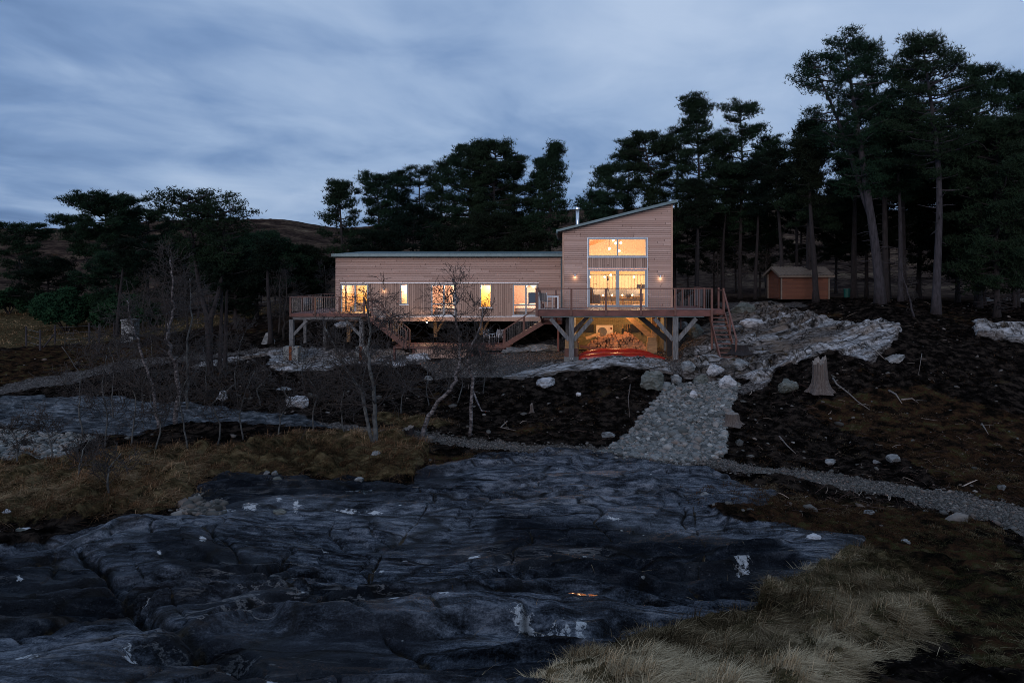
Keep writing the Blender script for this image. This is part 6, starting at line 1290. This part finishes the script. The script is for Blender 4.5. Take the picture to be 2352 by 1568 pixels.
for i, (px, py, h, w_) in enumerate([(240, 1030, 3.0, 1.4), (300, 1045, 2.4, 1.3), (190, 1015, 3.3, 1.5), (355, 1050, 2.2, 1.3), (120, 1080, 1.3, .8), (430, 1045, 2.2, 1.4), (500, 1030, 2.0, 1.2), (560, 1010, 2.2, 1.2), (640, 1000, 1.6, 1.1), (720, 1000, 1.8, 1.1), (790, 1010, 1.4, 1.0), (600, 930, 2.0, 1.2), (700, 900, 2.2, 1.2),
        (920, 950, 1.8, 1.3), (985, 930, 2.2, 1.4), (1050, 925, 2.2, 1.4), (1110, 905, 2.0, 1.2), (470, 930, 2.4, 1.4), (540, 900, 2.6, 1.4), (330, 960, 3.0, 1.6), (260, 960, 2.8, 1.5), (180, 1120, 1.0, .7), (250, 1150, .9, .7), (40, 1090, 1.1, .6), (830, 905, 2.0, 1.2)]):
    where = ['at the foot of the white birch', 'left of the paired birches', 'farthest left of the scrub thicket', 'in the densest scrub', 'on the left grass mound', 'right under the curving birch', 'right of the curving birch', 'between birch and lone grey tree', 'left of the lone grey tree', 'near the white boulder', 'just left of the lone tree foot', 'on the black bank above the slab', 'below the left pier',
             'between lone tree and arching birch', 'under the arching birch', 'in front of the low platform', 'before the platform steps', 'behind the long slab at left', 'under the slender trunks', 'behind the thicket, nearer the path', 'left behind the thicket', 'on the mound above the gully', 'lowest on the mound', 'at the left edge by the pebbles', 'behind the lone tree, below the stair'][i]
    bare(200+i, at(px, py), h*1.15, .024, w_*1.15, 'leafless scrub bush ' + where, 'leafless scrub in the thicket', name='leafless_shrub', nb=15, depth=3, up=.75, mt='twig', mb_='twigg')
for i, (px, py, d, h) in enumerate([(330, 745, 56, 6), (430, 735, 54, 6.5), (380, 740, 52, 5.5), (560, 730, 56, 4), (640, 745, 50, 5), (1760, 690, 58, 5), (1700, 692, 60, 5), (1650, 695, 57, 4.5), (1755, 300, 75, 15)]):
    where = ['purple brown under the windswept pine', 'behind the slender trunks', 'in front of the evergreen bush end', 'on the slope left of the deck', 'behind the leaning trunk', 'left of the shed', 'between gable and shed', 'behind the garden stair', 'showing its twiggy top above the wood'][i]
    z_ = None; b_ = Vector((wx(px, d), d, H(wx(px, d), d))); bare(300+i, b_, h if i < 8 else wz(290, 75)-b_.z, .08, h*.33 if i < 8 else 4.0, 'leafless tree ' + where, 'leafless trees behind', nb=20, up=.8)
# ================================================================ rocks, stumps, posts
def rock(name, c, rx, ry, rz_, mt, label, seed, group=None, cat='boulder', sub=3, cut=.35, rotz=None):
    import bmesh
    rs = random.Random(seed); b = bmesh.new(); bmesh.ops.create_icosphere(b, subdivisions=sub, radius=1)
    pl_ = [(Vector((rs.gauss(0, 1), rs.gauss(0, 1), rs.gauss(0, .8))).normalized(), rs.uniform(.55, .9)) for _ in range(9)]
    co = np.array([v.co[:] for v in b.verts])
    nz = fbm(co[:, 0]*1.7+seed, co[:, 1]*1.7+co[:, 2]*1.3, 4, seed)*.30+fbm(co[:, 0]*5+seed, co[:, 1]*5+co[:, 2]*5, 3, seed+5)*.09
    for v, dn in zip(b.verts, nz):
        p = v.co.copy()
        for n_, k in pl_:
            e_ = p.dot(n_)-k
            if e_ > 0: p -= n_*e_*.9
        p *= 1+dn; v.co = Vector((p.x*rx, p.y*ry, p.z*rz_))
    me = bpy.data.meshes.new(name); b.to_mesh(me); b.free(); me.materials.append(M[mt]); me.polygons.foreach_set('use_smooth', [cut < .3]*len(me.polygons))
    o = bpy.data.objects.new(name, me); COL.objects.link(o); o.location = c; o.rotation_euler = (0, 0, rs.uniform(0, 6.28) if rotz is None else rotz); tag(o, label, cat, group); return o
RK = [(683, 926, 52, 34, 'stoneW', 'blocky white quartz boulder on the left bank below the pier'), (510, 912, 30, 24, 'stoneW', 'pale upright boulder at the end of the long left slab'), (1252, 876, 54, 24, 'stoneW', 'flat white boulder on black bank below the gravel yard'),
      (1497, 880, 56, 52, 'stoneD', 'large mossy grey boulder at the top left of the cobble chute'), (655, 893, 40, 8, 'stoneG', 'long thin flat stone above the white boulder'), (1328, 910, 14, 10, 'stoneW', 'small white stone alone on the black bank'), (1396, 998, 36, 14, 'stoneG', 'flat grey stone near the foot of the black bank'),
      (2050, 1056, 30, 20, 'stoneG', 'grey rounded boulder above the path at right'), (2012, 1060, 20, 14, 'stoneG', 'small round boulder left of its larger neighbour above the path'), (1907, 1060, 26, 13, 'stoneG', 'oval pale stone half sunk in dark soil'), (1808, 882, 52, 40, 'stoneD', 'reddish dark boulder left of the tall stump'),
      (2058, 826, 44, 26, 'stoneG', 'slanting slab of rock right of the pale ledge'), (1555, 868, 30, 26, 'stoneG', 'block at the left of the boulder row above the chute'), (1580, 856, 34, 24, 'stoneG', 'second block in the boulder row above the chute'), (1608, 872, 36, 22, 'stoneD', 'low block in the boulder row above the chute'),
      (1640, 862, 44, 34, 'stoneW', 'tall cracked pale block above the chute'), (1672, 878, 40, 34, 'stoneW', 'cracked pale block right of the tallest one above the chute'), (1700, 846, 54, 26, 'stoneG', 'slanting pale block behind the boulder row'), (790, 745, 40, 16, 'stoneW', 'pale rock under the left end of the wing'),
      (965, 822, 60, 20, 'stoneW', 'pale flat boulder in front of the low platform'), (918, 838, 40, 12, 'stoneW', 'low white stone on the slab below the pier'), (655, 845, 36, 10, 'stoneW', 'thin white slab below the concrete pier'), (730, 842, 30, 8, 'stoneW', 'small white slab right below the concrete pier'), (1180, 805, 60, 16, 'stoneG', 'flat grey rock right of the platform steps'), (1240, 800, 90, 20, 'stoneG', 'broad low rock under the climbing stair'),
      (1010, 745, 60, 22, 'stoneG', 'rock ledge lit by the lamp under the wing'), (1725, 748, 60, 22, 'stoneW', 'bright quartz block beside the garden stair'), (1705, 715, 56, 30, 'stoneD', 'greenish boulder up the slope right of the stair'), (1595, 768, 44, 34, 'stoneD', 'round boulder behind the right deck post'), (1570, 745, 30, 22, 'stoneG', 'small boulder above the round one behind the post'),
      (55, 1213, 30, 14, 'stoneW', 'white capped round stone in the gully at left'), (45, 1228, 26, 14, 'stoneD', 'dark round stone below the white capped one'), (15, 1205, 22, 10, 'stoneW', 'white stone at the left edge of the gully'), (825, 1112, 22, 12, 'stoneG', 'grey stone at the foot of the brown mound'), (862, 1055, 22, 12, 'stoneG', 'stone half hidden by brown grass'), (612, 1103, 14, 12, 'stoneG', 'left of the two round stones by the dark pool'), (632, 1103, 16, 12, 'stoneG', 'right of the two round stones by the dark pool'), (636, 1115, 20, 12, 'stoneD', 'stone lying under the two round stones'), (640, 1180, 34, 14, 'stoneD', 'brown boulder at the gully mouth'),
      (2300, 1120, 20, 12, 'stoneG', 'pale stone in the dark heath at the right edge'), (2080, 1245, 26, 10, 'stoneG', 'flat pale stone beside the grass edge at right'), (1868, 1246, 34, 12, 'stoneW', 'angular white block at the right end of the slab'), (2262, 690, 44, 14, 'stoneG', 'grey rocks under the trees at far right'), (2330, 690, 50, 12, 'stoneG', 'pale flat rock under the trees at the right edge'), (1592, 906, 20, 26, 'stoneW', 'upright pale cobble standing out of the chute'), (986, 868, 20, 14, 'stoneG', 'grey stone left of the arching birch'), (1995, 1192, 30, 10, 'stoneG', 'low pale stone right of the mossy slab'), (1620, 1150, 26, 8, 'stoneG', 'flat stone lying on the crest of the slab')]
for i, (px, py, w_, h_, mt, lab) in enumerate(RK):
    d = hit(px, py+h_*.35); c_ = at(px, py+h_*.35, d); rx = w_/2/F*d*1.05; rz_ = h_/2/F*d*1.15; c_.z += rz_*.55
    c_.z -= rz_*.18; rock('boulder' if w_ > 28 else 'stone', c_, rx, rx*.75, rz_, mt, lab, 400+i, sub=4 if w_ > 34 else 3, cat='boulder' if w_ > 28 else 'stone', rotz=random.Random(i).uniform(-.4, .4))
q = at(617, 792, 47); m2 = MB(); s_ = 47/F
m2.add([(q.x-20*s_, q.y, q.z-.2), (q.x+18*s_, q.y-.1, q.z-.2), (q.x+15*s_, q.y+.5, q.z-.2), (q.x-16*s_, q.y+.5, q.z-.2), (q.x-8*s_, q.y+.1, q.z+24*s_), (q.x+7*s_, q.y+.1, q.z+16*s_), (q.x-2*s_, q.y+.3, q.z+27*s_), (q.x-9*s_, q.y+.35, q.z+20*s_)], [(0,1,5,4), (1,2,6,5), (2,3,7,6), (3,0,4,7), (4,5,6,7)])
tag(m2.build('standing_stone', M['stoneG']), 'pointed standing stone on the slope left of the left deck', 'stone')
def stump(px, py, d, wpx, hpx, label, seed, mt='stumpw', cut=False):
    rs = random.Random(seed); b_ = at(px, py, d); r_ = wpx/2/F*d; h = hpx/F*d; n = 40; V = []; Fq = []; L = 7
    for j in range(L+1):
        t = j/L
        for k in range(n):
            a_ = 6.283*k/n; fl_ = 1+(.75*(1-t)**5)*(.7+.9*max(0, math.sin(a_*5+seed)))+.05*math.sin(a_*9+seed*2)+.035*math.sin(a_*17)
            zz_ = h*t*(1 if cut or j < L else 1+.10*math.sin(a_+1)+.04*math.sin(a_*5)+.03*math.sin(a_*11)+rs.gauss(0, .015)); V.append((math.cos(a_)*r_*fl_*(1-.12*t)-.05*h*t, math.sin(a_)*r_*fl_, zz_-.05))
    for j in range(L):
        for k in range(n): Fq.append((j*n+k, j*n+(k+1) % n, (j+1)*n+(k+1) % n, (j+1)*n+k))
    V.append((-.05*h, 0, h*(1 if cut else .86)-.05)); c_ = len(V)-1
    e_ = empty('tree_stump', b_, label, 'stump'); m2 = MB(); m2.add(V[:-1], Fq); o_ = m2.build('bark_side', M[mt]); o_.parent = e_
    m2 = MB(); m2.add(V[L*n:(L+1)*n]+[V[c_]], [(k, (k+1) % n, n) for k in range(n)]); o_ = m2.build('cut_top', M['deadw']); o_.parent = e_
stump(1886, 903, 27, 34, 74, 'tall weathered split stump on the black bank at right', 1); stump(1682, 918, 24.5, 34, 26, 'short sawn stump at the right edge of the cobble chute', 2, 'stumpw', True)
stump(940, 1005, 22, 26, 30, 'dark mossy stump at the foot of the arching birch', 3, 'bark'); stump(1700, 822, 33, 40, 22, 'low dark stump at the foot of the garden stair', 4, 'bark', True); stump(1222, 945, 26.5, 8, 22, 'small jagged grey stump in the middle of the black bank', 5)
def root(name, pts, r_, label, mt='deadw', seed=0, cat='root', group=None, forks=1):
    rs = random.Random(seed); q = []
    for i, (px, py) in enumerate(pts): p = at(px, py); q.append(p+Vector((0, 0, r_*.6+.05*(i % 2))))
    m2 = MB(); n = len(q); m2.tube(q, [r_*(1-.75*i/(n-1)) for i in range(n)], 6)
    for k in range(forks): i = rs.randrange(0, n-1); a_ = q[i].lerp(q[i+1], .5); m2.tube([a_, a_+Vector((rs.gauss(0, .13), rs.gauss(0, .1), .05)), a_+Vector((rs.gauss(0, .25), rs.gauss(0, .15), .02))], [r_*.4, r_*.25, r_*.1], 4)
    o_ = m2.build(name, M[mt], None, True); tag(o_, label, cat, group); return o_
root('bleached_root', [(1913, 872), (1922, 892), (1948, 912), (1970, 932), (1998, 948)], .045, 'long bleached root trailing right from the tall stump', seed=1, forks=5)
root('birch_log', [(1082, 893), (1096, 925), (1106, 944), (1125, 948)], .05, 'pale bent birch limb lying on the black bank', 'birch', 2, 'branch')
root('dead_branch', [(1448, 890), (1443, 925), (1446, 960)], .03, 'reddish dead branch upright near the chute', 'stumpw', 3, 'branch')
root('driftwood', [(2042, 905), (2058, 920), (2072, 935)], .05, 'twisted grey wood on the bank right of the stump', seed=4); root('driftwood', [(2070, 925), (2095, 922), (2110, 928)], .04, 'short pale wood piece right of the twisted one', seed=5)
root('driftwood', [(2255, 975), (2262, 990), (2270, 1002)], .035, 'bleached stick standing in the heath at right', seed=6); root('dead_branch', [(1980, 790), (2010, 815), (2034, 830)], .04, 'grey pole slanting off the pale rock ledge', seed=7, forks=0, cat='branch')
root('driftwood', [(1790, 1010), (1808, 1030), (1828, 1050)], .03, 'thin curved stick low on the right bank', seed=8); root('driftwood', [(855, 1148), (900, 1150), (950, 1142), (992, 1138)], .02, 'thin pale stick floating in the dark pool', seed=9, forks=0)
root('driftwood', [(1310, 1142), (1340, 1136), (1372, 1130)], .03, 'brown stick lying on the slab behind the crest', 'stumpw', 10, forks=0); root('driftwood', [(2120, 800), (2110, 870)], .02, 'thin sapling stick on the right bank', seed=11, forks=2)
root('dead_branch', [(1165, 965), (1150, 985), (1185, 990)], .03, 'bent twig lying by the path under the black bank', seed=12, cat='branch')
# bare snag leaning in the right wood
b_, p_ = pathpx(36, [(2100, 730), (2088, 680), (2075, 640), (2068, 600)]); bare(120, b_, 3, .05, .8, 'thin leaning snag between the two giant trunks', GBi, path=p_, nb=16, mb_='barkp', depth=3)
# fences
def fence_line(label, pts, h, r_=.06):
    e_ = None; qs = [at(px, py, d) for px, py, d in pts]; e_ = empty('wire_fence', qs[0], label, 'fence')
    for q in qs: m2 = MB(); m2.tube([q+Vector((0,0,-.2)), q+Vector((0,0,h))], r_, 7); m2.build('fence_post', M['barkp'], e_)
    m2 = MB()
    for z_ in (.25, .6, .95): m2.tube([q+Vector((0, 0, z_*h/1.1)) for q in qs], .008, 3, False)
    m2.build('wire', M['wire'], e_); return e_
fence_line('post and wire fence crossing the tawny slope at left', [(60, 770, 52), (92, 790, 50), (126, 755, 53), (205, 752, 54), (228, 765, 53), (262, 745, 56), (273, 745, 56.5)], 1.5, .07)
fence_line('post and wire fence below the evergreen bush', [(300, 765, 54), (345, 745, 57), (390, 742, 58), (456, 735, 60), (480, 735, 61), (520, 730, 62)], 1.7, .07)
fence_line('fence posts on the bank left of the wing', [(578, 720, 62), (600, 716, 63), (632, 712, 64), (655, 705, 66), (690, 700, 68)], 2.0, .07)
q = at(292, 748, 52); m2 = MB(); m2.box(q.x-.45, q.x+.45, q.y, q.y+.8, q.z-.3, q.z+1.55); o_ = m2.build('gatepost', M['stoneG']); tag(o_, 'square stone gatepost right of the evergreen bush', 'gatepost')
m2 = MB(); m2.box(q.x-.5, q.x+.5, q.y-.05, q.y+.85, q.z+1.552, q.z+1.68); m2.build('cap_stone', M['stoneG'], o_)
for i, (a_, b2) in enumerate((((100, 785, 51), (124, 772, 51)), ((352, 756, 56), (366, 740, 56)))):
    A = at(*a_); B = at(*b2); m2 = MB(); m2.tube([A, B+Vector((0, 0, 1.0))], .05, 6); tag(m2.build('fence_strut', M['barkp']), ['slanting timber strut propping the fence at far left', 'slanting timber strut propping the fence below the bush'][i], 'strut')
